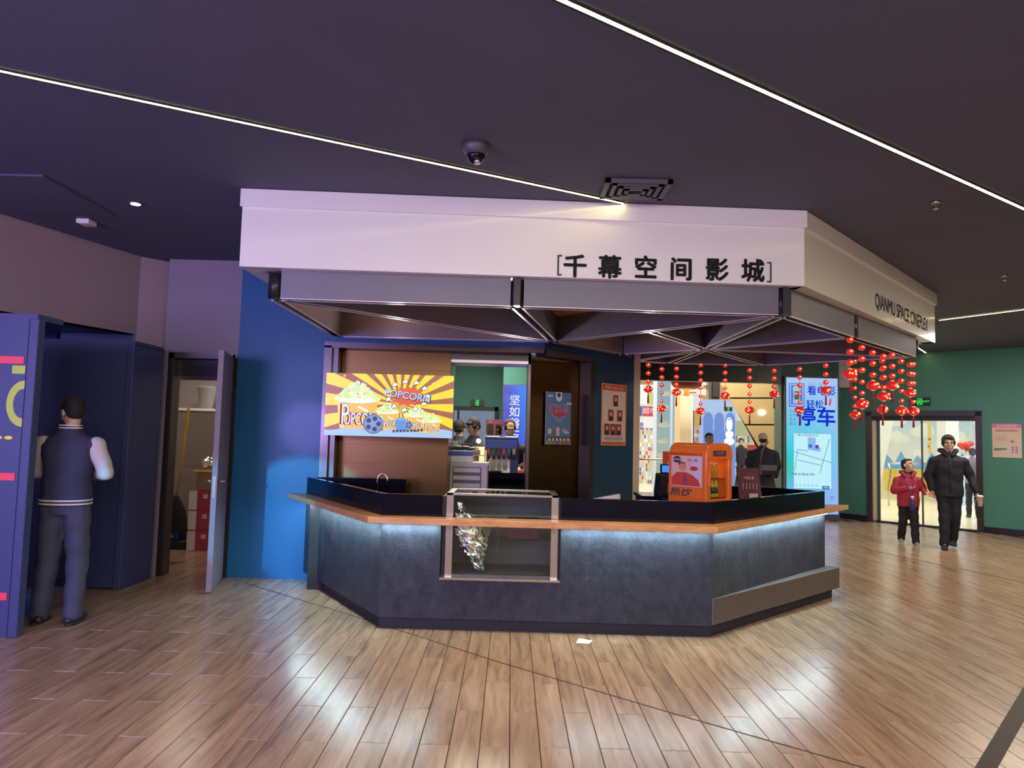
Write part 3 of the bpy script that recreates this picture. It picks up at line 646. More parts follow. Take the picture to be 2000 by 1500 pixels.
def poptext(x, y, ts, w):
    for col, bo, dx in ((srgb(170, 60, 30), .03, -.012*w/.3), (srgb(35, 80, 160), .045, 0), (srgb(225, 242, 255), .012, 0)):
        cv.text('P', x-w*.32+dx, y+ts*.30, ts*2.2, col, bo, .55); cv.text('OPCORN', x+w*.10+dx, y, ts*1.3, col, bo*1.6, .50)
def bucket(x, y, w, h, txt, ts):
    cv.poly([(x-w*.40, y), (x+w*.40, y), (x+w*.5, y+h), (x-w*.5, y+h)], Org)
    cv.poly([(x-w*.40, y), (x-w*.30, y), (x-w*.36, y+h), (x-w*.5, y+h)], srgb(255, 225, 90))
    cv.circ(x, y+h, w*.56, srgb(235, 248, 235), w*.11)
    rnd = random.Random(int(x*100)); P_ = []; Cc_ = []
    for i in range(90):
        u = rnd.uniform(-1, 1); v = rnd.random()*(1-abs(u)**1.5); P_.append((x+u*w*.48, y+h+v*w*.40, w*.055*rnd.uniform(.7, 1.2))); Cc_.append(rnd.choice([srgb(228, 248, 205), srgb(240, 252, 225), srgb(205, 240, 190), srgb(236, 232, 110)]))
    cv.blob(P_, Cc_)
    poptext(x+.03*w, y+h*.30, ts, w)
    for q in range(5): cv.circ(x+w*.05+q*w*.05, y+h*.72-q*w*.025, w*.03, srgb(245, 250, 255))
bucket(.325, .075, .42, .30, 'Popcorn', .135)
bucket(.635, .075, .22, .175, 'Popcorn', .07); bucket(.925, .07, .22, .155, 'Popcorn', .06); bucket(1.085, .05, .19, .12, 'Popcorn', .045)
for x, y, r in ((.50, .125, .10), (.86, .12, .04)):
    cv.circ(x, y, r, srgb(60, 90, 140)); cv.circ(x, y, r*.9, srgb(120, 155, 205))
    for q in range(5): cv.circ(x+r*.55*math.cos(q*1.257), y+r*.55*math.sin(q*1.257), r*.24, srgb(28, 42, 80))
for q in range(5): cv.circ(.782, .08+.022*q, .052, srgb(60, 120, 190), .02); cv.circ(.782, .088+.022*q, .052, srgb(110, 175, 230), .018)
for q in range(9): cv.rect(.70+.035*q, .045+.002*q, .725+.035*q, .07+.002*q, srgb(40, 60, 95), up=(q == 0))
st = []
for i in range(28): a = 2*PI*i/28; r = (.17 if i % 2 else .125); st.append((.84+r*1.15*math.cos(a), .41+r*.62*math.sin(a)))
cv.poly(st, srgb(225, 85, 35))
for q in range(11): a = 2*PI*q/11; x, y = .84+.20*math.cos(a), .41+.145*math.sin(a); cv.blob([(x-.012, y, .018), (x+.012, y+.004, .018), (x, y+.014, .016)], [srgb(70, 80, 120)]*3); cv.blob([(x-.012, y, .013), (x+.012, y+.004, .013), (x, y+.014, .012)], [srgb(245, 250, 255)]*3)
cv.text('POPCORN', .845, .405, .105, srgb(40, 80, 150), .04, .95, -.12); cv.text('POPCORN', .84, .412, .10, srgb(190, 225, 255), .012, .98, -.12)
for x, y in ((.20, .60), (.47, .52), (1.10, .545), (.04, .34)): cv.poly([(x+.018*(1 if i % 2 == 0 else .35)*math.cos(i*PI/4), y+.018*(1 if i % 2 == 0 else .35)*math.sin(i*PI/4)) for i in range(8)], srgb(255, 240, 90))
cv.done('display', SCREEN, ms)

# ================================================================== POSTERS
def face_frame(a, d, px0, py0, px1, py1, off=.01):
    """rectangle on an upright plane (point a, direction d) spanned by two photo corners (lower-left, upper-right)"""
    s0, z0 = on_face(a, a+d, px0, py0); s1, z1 = on_face(a, a+d, px1, py1); n = Vector((d.y, -d.x))
    o = a+d*s0+n*off; return Vector((o.x, o.y, z0)), Vector((d.x, d.y, 0)), s1-s0, z1-z0
def poster(name, label, o, ux, w_, h_, bg, draw, m=PRINT, cat='poster'):
    n = ux.cross(Vector((0, 0, 1))); mb = MB(); p = Vector(o)
    mb.add([p, p+ux*w_, p+ux*w_+Vector((0, 0, h_)), p+Vector((0, 0, h_)), p-n*.004, p+ux*w_-n*.004, p+ux*w_-n*.004+Vector((0, 0, h_)), p-n*.004+Vector((0, 0, h_))],
        [(0, 1, 2, 3), (5, 4, 7, 6), (4, 0, 3, 7), (1, 5, 6, 2), (3, 2, 6, 7), (4, 5, 1, 0)])
    r = thing(name, label, cat, p+ux*w_/2); obj('sheet', mb, 'paper', r)
    c = Canvas(p+n*.001, ux, w_, h_, eps=.0005); c.rect(0, 0, w_, h_, bg); draw(c, w_, h_); c.done('print', m, r); return r
ca, cb_ = Vector((.20, 7.60)), Vector((.86, 8.10)); cdv = (cb_-ca).normalized()
def draw_blue(c, w, h):
    for x, y in ((.16, .92), (.92, .79), (.82, .24)): c.circ(w*x, h*y, w*.12, srgb(190, 205, 225), h*.025)
    c.rect(w*.38, h*.90, w*.62, h, srgb(235, 240, 245)); c.circ(w*.5, h*.90, w*.12, srgb(235, 240, 245)); c.circ(w*.5, h*.945, w*.07, srgb(60, 70, 90))
    for s in (1, .86): 
        col = srgb(215, 120, 150) if s == 1 else srgb(95, 130, 165)
        c.poly([(w*(.5+.40*s*math.sin(t)**3), h*(.63+.17*s*(math.cos(t)-.36*math.cos(2*t)-.14*math.cos(3*t)))) for t in [2*PI*i/26 for i in range(26)]], col)
    c.circ(w*.5, h*.62, w*.32, srgb(190, 50, 75), h*.08); c.text('文明观影', w*.5, h*.62, w*.17, srgb(245, 225, 230), .02, rot=.1); c.text('绿色', w*.45, h*.71, w*.12, srgb(245, 235, 240), .01)
    c.circ(w*.5, h*.47, w*.16, srgb(150, 130, 170), h*.03)
    c.rect(w*.08, h*.20, w*.22, h*.30, srgb(215, 205, 160)); c.rect(w*.40, h*.17, w*.54, h*.33, srgb(220, 180, 190)); c.circ(w*.72, h*.27, w*.1, srgb(210, 150, 140), h*.03); c.circ(w*.3, h*.22, w*.06, srgb(70, 140, 90))
    c.rect(0, 0, w, h*.07, srgb(120, 170, 90))
    for i in range(6): c.circ(w*(.14+.145*i), h*.11, w*.075, srgb(45, 35, 35), h*.04); c.circ(w*(.14+.145*i), h*.10, w*.055, srgb(225, 185, 150), h*.03); c.rect(w*(.08+.145*i), 0, w*(.2+.145*i), h*.065, [srgb(90, 160, 80), srgb(200, 90, 90), srgb(90, 100, 180)][i % 3])
poster('blue_poster', 'blue vertical poster with a red heart, on the curved copper panel', *face_frame(ca, cdv, 1061, 868, 1112, 768, .03), srgb(88, 135, 165), draw_blue)
def draw_red(c, w, h):
    c.rect(w*.04, h*.02, w*.96, h*.98, srgb(222, 205, 190)); c.rect(w*.04, h*.89, w*.96, h*.98, srgb(205, 70, 60)); c.rect(w*.04, h*.02, w*.96, h*.06, srgb(205, 80, 65))
    c.text('优秀共产党员公示栏', w*.5, h*.93, w*.085, srgb(240, 225, 190)); c.text('星 城', w*.2, h*.955, w*.06, srgb(240, 225, 190))
    for x, y in ((.55, .73), (.36, .49), (.72, .49), (.2, .26), (.44, .26), (.67, .26)):
        c.rect(w*(x-.10), h*(y-.09), w*(x+.10), h*(y+.09), srgb(150, 30, 40)); c.circ(w*x, h*(y+.02), w*.05, srgb(220, 180, 160), h*.035); c.poly([(w*(x-.08), h*(y-.09)), (w*(x+.08), h*(y-.09)), (w*(x+.04), h*(y-.02)), (w*(x-.04), h*(y-.02))], srgb(30, 30, 40))
    for i in range(3): c.rect(w*.1, h*(.09+.022*i), w*.85, h*(.097+.022*i), srgb(150, 130, 120))
poster('notice_board', 'cream notice with red header and six small portrait photos, on the dark blue wall', *face_frame(e0, ed, 1172, 870, 1222, 753, .012), srgb(215, 165, 60), draw_red, cat='notice')
def draw_notice(c, w, h):
    c.rect(0, h*.88, w, h, srgb(205, 120, 155)); c.rect(w*.08, h*.76, w*.92, h*.83, srgb(215, 150, 150)); c.text('进入影厅观影须知', w*.5, h*.935, w*.085, srgb(240, 220, 230)); c.text('注意事项 文明观影', w*.5, h*.795, w*.09, srgb(170, 70, 80))
    for i in range(4): c.rect(w*.1, h*(.66-.05*i), w*.5, h*(.675-.05*i), srgb(200, 150, 140))
    c.poly([(w*.6, h*.45), (w*.78, h*.45), (w*.69, h*.55)], srgb(210, 110, 110)); c.rect(w*.06, h*.2, w*.5, h*.34, srgb(190, 200, 195)); c.poly([(w*.06, h*.2), (w*.5, h*.24), (w*.5, h*.28), (w*.06, h*.27)], srgb(110, 110, 80))
    for i in range(2):
        for j in range(3): c.rect(w*(.66+.13*i), h*(.15+.07*j), w*(.73+.13*i), h*(.19+.07*j), srgb(150, 110, 170))
poster('notice_poster', 'cream notice poster with pink header taped on the green wall right of the door', *face_frame(W0, wd_, 1939, 893, 1995, 828, .012), srgb(212, 190, 165), draw_notice)
# tall parking advert screen
ad = thing('advert_screen', 'tall backlit turquoise advert about parking, standing against the green column', 'screen', (6, 14.2, 0))
ao, aw, ah = Vector((5.50, 14.20, .12)), 1.03, 2.70
obj('housing', B((ao.x-.03, 14.205, 0), (ao.x+aw+.03, 14.295, ao.z+ah+.03)), 'vent', ad)
cv = Canvas(ao, (1, 0, 0), aw, ah, eps=.001)
def adg(u, v):
    c1, c2, c3 = Vector(srgb(150, 190, 235)), Vector(srgb(40, 205, 225)), Vector(srgb(130, 165, 240))
    c = c1.lerp(c2, min(1, max(0, (1-v)*2.2-.2))) if v > .45 else c2.lerp(c3, (.45-v)/.45)
    c = c.lerp(Vector(srgb(165, 190, 245)), max(0, u-.45)*.9); g = max(0, 1-abs(v-.33)*6)*max(0, .25-u)*3; c = c.lerp(Vector(srgb(0, 190, 110)), min(1, g))
    return tuple(c)
cv.grad(0, 0, aw, ah, adg, 6, 16)
U = lambda x: (x-148)/488*aw   # advert coordinates from the photo crop
V = lambda y: ah-(y-182)/1290*ah
DB = srgb(15, 45, 200)
cv.rect(U(170), V(465), U(322), V(235), srgb(70, 120, 225)); cv.rect(U(185), V(448), U(308), V(245), srgb(190, 210, 245)); cv.rect(U(190), V(442), U(302), V(250), srgb(60, 100, 210))
cv.poly([(U(210), V(430)), (U(282), V(430)), (U(275), V(340)), (U(286), V(290)), (U(270), V(262)), (U(222), V(262)), (U(208), V(290)), (U(218), V(340))], srgb(165, 185, 190)); cv.rect(U(224), V(392), U(268), V(345), srgb(50, 65, 75)); cv.rect(U(226), V(330), U(266), V(312), srgb(70, 85, 95))
cv.text('看电影', U(480), V(308), .20, DB, .035, .95); cv.text('电影 停车', U(440), V(248), .085, srgb(130, 165, 215), .01)
cv.text('轻松', U(417), V(438), .175, DB, .03); cv.rect(U(515), V(480), U(605), V(380), srgb(170, 195, 240)); cv.poly([(U(548), V(440)), (U(565), V(445)), (U(575), V(385)), (U(560), V(370))], srgb(190, 60, 110))
cv.text('停车', U(428), V(565), .40, DB, .045)
for i, ch in enumerate('轻松便捷'): cv.text(ch, U(186), V(505+40*i), .07, srgb(30, 120, 200))
for i, ch in enumerate('影院周边'): cv.text(ch, U(222), V(505+40*i), .07, srgb(30, 120, 200))
cv.line(U(385), V(705), U(450), V(625), .012, srgb(120, 225, 240))
cv.rect(U(208), V(1240), U(572), V(710), srgb(60, 160, 215)); cv.rect(U(213), V(1235), U(568), V(714), srgb(190, 238, 250))
cv.poly([(U(345), V(750)), (U(420), V(752)), (U(420), V(840)), (U(470), V(850)), (U(462), V(888)), (U(345), V(865))], srgb(140, 180, 235))
cv.circ(U(370), V(832), .04, srgb(30, 120, 200)); cv.circ(U(432), V(838), .04, srgb(110, 50, 170))
for a in ((250, 868, 220, 1070), (213, 888, 568, 985), (250, 868, 350, 880), (250, 968, 470, 1012), (550, 760, 458, 1085)): cv.line(U(a[0]), V(a[1]), U(a[2]), V(a[3]), .012, srgb(70, 150, 185))
cv.text('千幕空间影城停车场', U(335), V(733), .05, srgb(40, 90, 120)); cv.text('千幕·空间影城 停车', U(300), V(1103), .055, srgb(20, 60, 90), .01)
for i in range(6): cv.rect(U(225+38*i), V(1215), U(245+38*i), V(1195), srgb(150, 215, 235), up=(i == 0))
cv.rect(U(478), V(1236), U(545), V(1205), srgb(25, 95, 170)); cv.text('导航', U(512), V(1221), .05, srgb(220, 240, 255)); cv.text('25', U(570), V(1315), .07, srgb(30, 90, 150), .01)
cv.done('display', SCREEN, ad)
# purple film poster in back hall
pd = thing('film_poster_screen', 'backlit violet-blue film poster with white brush lettering on the green pillar', 'screen', (.2, 15.4, .9))
obj('housing', B((-.19, 15.41, .6), (.78, 15.49, 2.62)), 'vent', pd)
cv = Canvas((-.18, 15.40, .62), (1, 0, 0), .94, 1.98, eps=.001)
cv.grad(0, 0, .94, 1.98, lambda u, v: tuple(Vector(srgb(60, 55, 190)).lerp(Vector(srgb(30, 130, 250)), max(0, min(1, (u-.1)*2.6)*(v)))) if v > .25 else srgb(80, 30, 170), 6, 10)
for i, ch in enumerate('坚如磐石'): cv.text(ch, .25, 1.64-.25*i, .24, srgb(225, 228, 250), .025, rot=-.06)
for j in range(3):
    for i in range(3): cv.rect(.03+.04*i, 1.45-.36*j, .045+.04*i, 1.78-.36*j, srgb(95, 95, 215), up=False)
cv.circ(.50, .40, .17, srgb(200, 130, 200), .22); cv.circ(.53, .34, .13, srgb(235, 150, 190), .2); cv.rect(.3, 0, .8, .2, srgb(20, 12, 40))
cv.done('display', SCREEN, pd)
# exit signs
def exit_sign(o, ux, w_, h_, txt, label):
    r = thing('exit_sign', label, 'exit sign', o); n = Vector(ux).normalized().cross(Vector((0, 0, 1))); p = Vector(o); u = Vector(ux).normalized()
    mb = MB(); Z = Vector((0, 0, h_)); q = [p, p+u*w_, p+u*w_+Z, p+Z]; mb.add(q+[v-n*.03 for v in q], [(0, 1, 2, 3), (5, 4, 7, 6), (4, 0, 3, 7), (1, 5, 6, 2), (3, 2, 6, 7), (4, 5, 1, 0)])
    obj('case', mb, 'black', r); c = Canvas(p+n*.001, u, w_, h_, eps=.0006); g = srgb(40, 255, 90)
    if txt:
        c.text('安全', w_*.2, h_*.5, h_*.42, g, .01); c.text('EXIT', w_*.82, h_*.5, h_*.42, g, .01)
    c.rect(w_*.37, h_*.08, w_*.63, h_*.92, g); c.rect(w_*.40, h_*.14, w_*.60, h_*.86, srgb(0, 60, 15)); c.circ(w_*.52, h_*.72, h_*.08, g)
    c.line(w_*.51, h_*.62, w_*.48, h_*.40, h_*.10, g); c.line(w_*.48, h_*.42, w_*.43, h_*.22, h_*.08, g); c.line(w_*.48, h_*.42, w_*.56, h_*.30, h_*.08, g); c.line(w_*.56, h_*.3, w_*.57, h_*.18, h_*.07, g); c.line(w_*.43, h_*.55, w_*.58, h_*.52, h_*.07, g)
    c.done('legend', SCREEN, r)
o, u, w_, h_ = face_frame(W0, wd_, 1778, 792, 1817, 777, .035); exit_sign(o, u, w_, h_, True, 'green lit exit sign above the glass door in the right wall')
p = PY(920, 793, 17.1); exit_sign((p.x, 17.06, p.z), (1, 0, 0), .30, .16, False, 'small green exit sign on the far wall, seen through the serving hatch')

# ================================================================== CEILING FITTINGS
c_ = PZ(930, 283, 3.3)
r = thing('dome_camera', 'dark dome security camera on the ceiling above the canopy', 'security camera', (c_.x, c_.y, 3.3))
obj('base', MB().lathe([(.085, 3.298), (.085, 3.275), (.075, 3.25), (.06, 3.235)], (c_.x, c_.y, 0)), 'vent', r); obj('dome', MB().ell((c_.x, c_.y, 3.235), .058), 'black_granite', r); obj('lens', MB().lathe([(.018, 3.17), (.018, 3.20)], (c_.x+.012, c_.y-.035, 0)), 'chrome', r)
c_ = PZ(1240, 366, 3.3)
r = thing('ceiling_vent', 'square dark louvred air vent in the ceiling over the lilac fascia', 'vent', (c_.x, c_.y, 3.3))
for k, s_ in enumerate((.21, .155, .105, .06)):
    mb = MB(); z = 3.285-.006*k*0; t = .028 if k else .035
    for sx, sy, lx, ly in ((0, -1, s_, 0), (0, 1, s_, 0), (-1, 0, 0, s_), (1, 0, 0, s_)):
        cx, cy = c_.x+sx*s_, c_.y+sy*s_*.8; hx, hy = (s_+t/2 if lx else t/2), (s_*.8+t/2 if ly else t/2); mb.box((cx-hx, cy-hy, z-.012-.004*k), (cx+hx, cy+hy, z+.010-.004*k))
    obj('louvre' if k else 'frame', mb, 'vent', r)
obj('duct', B((c_.x-.2, c_.y-.16, 3.294), (c_.x+.2, c_.y+.16, 3.298)), 'blackmat', r)
def sprinkler(px, py, label):
    c_ = PZ(px, py, 3.3); r = thing('sprinkler', label, 'sprinkler', (c_.x, c_.y, 3.3))
    obj('rosette', MB().lathe([(.035, 3.299), (.03, 3.285)], (c_.x, c_.y, 0)), 'steel', r); obj('body', MB().lathe([(.012, 3.287), (.01, 3.25), (.022, 3.247), (.022, 3.243)], (c_.x, c_.y, 0), 10), 'chrome', r)
sprinkler(1828, 394, 'pendent sprinkler head on the ceiling beyond the right strip light'); sprinkler(1962, 538, 'far sprinkler head on the ceiling at the right edge of the picture')
c_ = PZ(265, 396, 3.3); r = thing('downlight', 'small lit round downlight in the ceiling left of the canopy', 'ceiling light', (c_.x, c_.y, 3.3))
obj('ring', MB().lathe([(.055, 3.299), (.055, 3.292), (.04, 3.290)], (c_.x, c_.y, 0)), 'vent', r); obj('lamp', MB().lathe([(.036, 3.290), (.036, 3.286)], (c_.x, c_.y, 0)), 'lampface', r)
c_ = PZ(168, 430, 3.3); r = thing('smoke_detector', 'small white box fitting on the ceiling near the left wall', 'detector', (c_.x, c_.y, 3.3)); obj('box', B((c_.x-.05, c_.y-.06, 3.26), (c_.x+.06, c_.y+.06, 3.299)), 'white', r, bevel=.004); obj('plate', B((c_.x-.035, c_.y-.045, 3.255), (c_.x+.045, c_.y+.045, 3.26)), 'offwhite', r)
c_ = PZ(70, 380, 3.3); top('ceiling_hatch', B((c_.x-.35, c_.y-.45, 3.285), (c_.x+.35, c_.y+.45, 3.299)), 'ceiling', 'dark square access hatch in the ceiling above the left wall', 'hatch', (c_.x, c_.y, 3.285))
c_ = PZ(995, 420, 3.25)
c_ = PY(1640, 862, 14.4); top('wall_alarm', B((6.64, 14.60, 1.38), (6.74, 14.66, 1.62)), 'white', 'white wall alarm button between the advert and the green wall', 'alarm')
c_ = PZ(1142, 1254, 0.004)
pp = MB().add([(c_.x-.07, c_.y-.03, .003), (c_.x+.03, c_.y-.045, .004), (c_.x+.06, c_.y+.0, .02), (c_.x-.01, c_.y+.015, .004), (c_.x-.04, c_.y+.05, .018), (c_.x+.04, c_.y+.055, .004)], [(0, 1, 3), (1, 2, 3), (0, 3, 4), (3, 2, 5), (3, 5, 4)])
top('paper_scrap', pp, 'white', 'crumpled white paper scrap on the floor in front of the counter', 'paper')

# ================================================================== LEFT: game booths, door leaf, store
bo = thing('vending_booth', 'near dark blue booth at the left edge with red tape and yellow lettering', 'booth', (-3.9, 5.3, 0))
obj('front_board', B((-4.6, 5.20, 0), (-3.57, 5.24, 2.30)), 'booth', bo); obj('side_post', B((-3.57, 5.20, 0), (-3.50, 5.28, 2.31)), 'booth', bo, bevel=.008); obj('side_board', B((-4.6, 5.24, 0), (-4.56, 6.3, 2.30)), 'booth', bo); obj('roof', B((-4.6, 5.2, 2.30), (-3.51, 5.5, 2.34)), 'booth', bo)
for px, py in ((46, 703), (28, 931), (12, 1165)):
    q = PY(px, py, 5.19); obj('red_tape', B((q.x-.25, 5.192, q.z-.028), (q.x, 5.20, q.z+.025)), 'tape', bo)
q = PY(62, 1030, 5.2)
cv = Canvas((-4.6, 5.199, 0), (1, 0, 0), 1, 2, eps=.0004); gy = srgb(190, 190, 50); gy2 = srgb(240, 215, 20)
q0 = PY(58, 790, 5.2); lx = -3.57+4.6
cv.rect(lx-.10, PY(40, 722, 5.2).z-.03, lx-.005, PY(40, 722, 5.2).z+.03, gy)
cv.done('letter_bar', SCREEN2, bo); cv.mb = MB(); c1, z1 = lx-.0, q0.z+.005; cv.k += 1
for i in range(18):
    a0, a1 = PI*.5+PI*i/18, PI*.5+PI*(i+1)/18; ro, ri = .125, .075
    cv.poly([(c1+ro*math.cos(a0), z1+ro*1.35*math.sin(a0)), (c1+ro*math.cos(a1), z1+ro*1.35*math.sin(a1)), (c1+ri*math.cos(a1), z1+ri*1.45*math.sin(a1)), (c1+ri*math.cos(a0), z1+ri*1.45*math.sin(a0))], gy, up=False)
cv.done('letter_ring', SCREEN2, bo); cv.mb = MB(); zz = PY(20, 855, 5.2).z; cv.circ(c1-.19, zz, .055, gy2, .016); cv.circ(c1-.09, zz, .03, gy2, .013)
cv.done('dashes', SCREEN2, bo)
b2 = thing('photo_booth', 'far dark blue booth in the recess behind the man in the varsity jacket', 'booth', (-3.9, 6.9, 0))
obj('front_board', B((-4.55, 6.74, .02), (-3.66, 6.78, 2.30)), 'booth', b2); obj('side_board', B((-3.66, 6.72, 0), (-3.60, 7.30, 2.31)), 'booth', b2, bevel=.005); obj('roof', B((-4.55, 6.74, 2.30), (-3.60, 7.3, 2.34)), 'booth', b2); obj('door_panel', B((-4.45, 6.725, .08), (-3.80, 6.74, 2.15)), 'booth', b2); obj('handle', B((-3.84, 6.70, 1.0), (-3.825, 6.725, 1.2)), 'vent', b2)
top('blue_ball', MB().ell((-3.82, 5.62, .13), .13), 'blue_plastic', 'round dark blue bin on the floor behind the feet of the varsity-jacket man', 'bin')
# door leaf
h0, h1 = Vector((-2.90, 7.36)), Vector((-2.735, 6.70)); dl = thing('door_leaf', 'grey-edged store door standing open towards the camera', 'door', (h0.x, h0.y, 0))
WM[dl.name] = Matrix.Translation((h0.x, h0.y, 0))
obj('leaf', MB().wall(h1, h0, .01, 2.27, .05), 'greyvio', dl, bevel=.003)
ddv = (h0-h1).normalized(); dn = Vector((-ddv.y, ddv.x))
for s_, o_ in ((1, .05), (-1, 0)):
    b0 = h1+ddv*.06+dn*o_; q = b0+dn*s_*.05
    obj('handle', MB().tube([(b0.x, b0.y, 1.03), (q.x, q.y, 1.03)], .009, 8).tube([(q.x, q.y, 1.03), (q.x+ddv.x*.11, q.y+ddv.y*.11, 1.03)], .008, 8), 'chrome', dl)
b0 = h1+dn*.025-ddv*.001; obj('lock_plate', MB().obox((b0.x, b0.y, .98), (.025, .004, .2), math.atan2(dn.y, dn.x)), 'steel', dl)
for z in (.3, 1.2, 2.0): q = h0+dn*.03; obj('hinge', MB().tube([(q.x+.01, q.y+.02, z-.05), (q.x+.01, q.y+.02, z+.05)], .009, 8), 'steel', dl)
# store contents
fr = thing('steel_cabinet', 'tall stainless steel cabinet at the back of the store room', 'cabinet', (-4.25, 9.8, 0))
obj('body', B((-4.85, 9.75, .03), (-3.65, 10.3, 1.75)), 'steel', fr, bevel=.01); obj('door', B((-4.83, 9.72, 1.0), (-3.67, 9.75, 1.73)), 'steel', fr, bevel=.006); obj('door', B((-4.83, 9.72, .06), (-3.67, 9.75, .97)), 'steel', fr, bevel=.006); obj('top_shelf', B((-4.9, 9.70, 1.75), (-3.62, 10.3, 1.785)), 'white', fr)
top('store_bucket', MB().lathe([(.09, 1.786), (.12, 2.08), (.125, 2.08), (.12, 2.10)], (-4.28, 9.95, 0)), 'offwhite', 'pale tub on top of the steel cabinet in the store room', 'tub')
top('lamp_box', B((-4.10, 9.90, 1.786), (-3.72, 9.94, 2.12)), 'glow_white', 'bright white lit box on top of the steel cabinet', 'lamp')
br = thing('broom', 'broom with a yellow handle leaning in the store doorway', 'broom', (-3.6, 8.3, 0))
a, b, c_ = PY(369, 790, 8.25), PY(353, 925, 8.25), PY(345, 968, 8.25)
obj('handle', MB().tube([a, b], .016, 8), 'yellow', br); obj('lower_pole', MB().tube([b, c_], .011, 8), 'carton', br); obj('head', MB().loft([(c_.x, c_.y, c_.z-.40, .15, .05), (c_.x, c_.y, c_.z-.16, .11, .04), (c_.x, c_.y, c_.z, .03, .025)], 12), 'blackmat', br)
bn = thing('mop_bucket', 'dark blue mop bucket with a white handle in the store doorway', 'bucket', (-4.3, 9.2, 0))
obj('tub', MB().prism([(-4.52, 9.0), (-4.12, 9.0), (-4.12, 9.35), (-4.52, 9.35)], .1, .36), 'bottleblue', bn, bevel=.02); obj('wheel_tray', B((-4.55, 8.97, 0), (-4.02, 9.38, .10)), 'blackmat', bn, bevel=.01); obj('handle', MB().tube([(-4.32, 8.98, .30), (-4.18, 8.95, .16)], .014, 8), 'white', bn)
for i in range(3):
    r = thing('drink_carton', ['red and white drinks carton at the bottom of the stack in the store', 'red and white drinks carton in the middle of the stack in the store', 'red and white drinks carton, topmost of the sealed ones in the store'][i], 'carton', (-3.8, 9.1, .248*i), 0, 'stacked drinks cartons in the store')
    z = .248*i; obj('box', B((-3.99, 8.95, z), (-3.62, 9.3, z+.244)), 'redbox', r, bevel=.004); obj('label_panel', B((-3.992, 8.945, z+.004), (-3.89, 8.95, z+.240)), 'paper', r)
    cv = Canvas((-3.88, 8.949, z), (1, 0, 0), .2, .24); cv.rect(.06, .15, .12, .20, srgb(225, 205, 205)); cv.text('果汁', .09, .175, .04, srgb(190, 40, 60)); cv.done('print', PRINT, r)
ob = thing('open_carton', 'brown open-topped carton on the red and white stack in the store', 'carton', (-3.8, 9.1, .744))
obj('box', B((-3.92, 8.97, .744), (-3.62, 9.28, .98)), 'carton', ob); obj('flap', B((-3.96, 8.92, .975), (-3.62, 8.98, .99)), 'yellow', ob, 'yellowish torn flap')
sg = MB()
for i in range(9): sg.ell((-3.80+random.uniform(-.08, .08), 9.12+random.uniform(-.06, .06), 1.08+random.uniform(-.04, .09)), (.06, .05, .07), seg=7, rings=4)
top('silver_bags', sg, 'foil', 'crumpled silver bag sticking out of the open brown carton', 'bag')

# ================================================================== KIOSK INTERIOR ITEMS
# orange warming cabinet on the counter corner
q = PY(1378, 981, 6.05)
WX, WY = 1.733, 6.50
oc = thing('warming_cabinet', 'bright orange drinks warming cabinet on the corner of the counter', 'warmer', (WX, WY, .98), math.radians(-49)); oc.scale = (1, 1, .88)
def roundbox(x0, x1, y0, y1, z0, z1, r, ax='x', n=6):   # extruded along x, rounded top edges
    prof = [(y0, z0), (y0, z1-r)]+[(y0+r-r*math.cos(a), z1-r+r*math.sin(a)) for a in [PI/2*i/n for i in range(1, n+1)]]+[(y1-r+r*math.sin(a), z1-r+r*math.cos(a)) for a in [PI/2*i/n for i in range(n+1)]]+[(y1, z0)]
    mb = MB(); k = len(prof); vs = [(x0, p[0], p[1]) for p in prof]+[(x1, p[0], p[1]) for p in prof]
    return mb.add(vs, [tuple(range(k)), tuple(range(2*k-1, k-1, -1))]+[((i+1) % k, i, k+i, k+(i+1) % k) for i in range(k)])
obj('side_wall', B((-.20, -.20, 0), (.17, -.18, .51)).box((-.20, .18, 0), (.17, .20, .51)).box((-.20, -.18, 0), (-.18, .18, .51)).box((-.18, -.18, 0), (.17, .18, .03)), 'orange', oc, local=True)
obj('dome_top', roundbox(-.20, .20, -.20, .20, .46, .60, .10), 'orange', oc, local=True, bevel=.012)
obj('dome_trim', roundbox(.155, .205, -.205, .205, .44, .605, .10), 'orange', oc, local=True, bevel=.008)
obj('door_frame', B((.165, -.203, .0), (.20, -.135, .46)).box((.165, .15, .0), (.20, .203, .46)).box((.165, -.135, .0), (.20, .15, .045)), 'orange', oc, local=True, bevel=.006)
obj('inner_back', B((-.175, -.178, .035), (-.165, .178, .455)), 'glow_heat', oc, local=True); obj('pane', B((.18, -.135, .045), (.184, .15, .46)), 'glass', oc, local=True)  # back wall glows, standing in for the warm light inside
obj('heater_lamp', B((-.1, -.1, .445), (.12, .1, .458)), 'glow_warm', oc, local=True); obj('shelf', B((-.16, -.175, .245), (.15, .175, .252)), 'chrome', oc, local=True); obj('shelf', B((-.16, -.175, .05), (.15, .175, .055)), 'chrome', oc, local=True)
obj('name_plate', B((.204, -.11, .475), (.212, .09, .53)), 'maroon', oc, local=True); obj('handle', B((.20, -.18, .18), (.222, -.165, .32)), 'orange', oc, local=True, bevel=.003)
obj('riser', B((-.19, -.19, -.09), (.19, .19, .0)), 'rubber', oc, local=True)
R14 = Matrix.Rotation(math.radians(-49), 3, 'Z')
def loc_canvas(root_loc, R, o, ux, w_, h_): return Canvas(Vector((root_loc[0], root_loc[1], .98))+R @ Vector(o), R @ Vector(ux), w_, h_)
cv = loc_canvas((WX, WY, .90), R14, (-.175, -.2015, .03), (1, 0, 0), .26, .46)
cv.ux = cv.ux*1.35; cv.uy = cv.uy*1.0
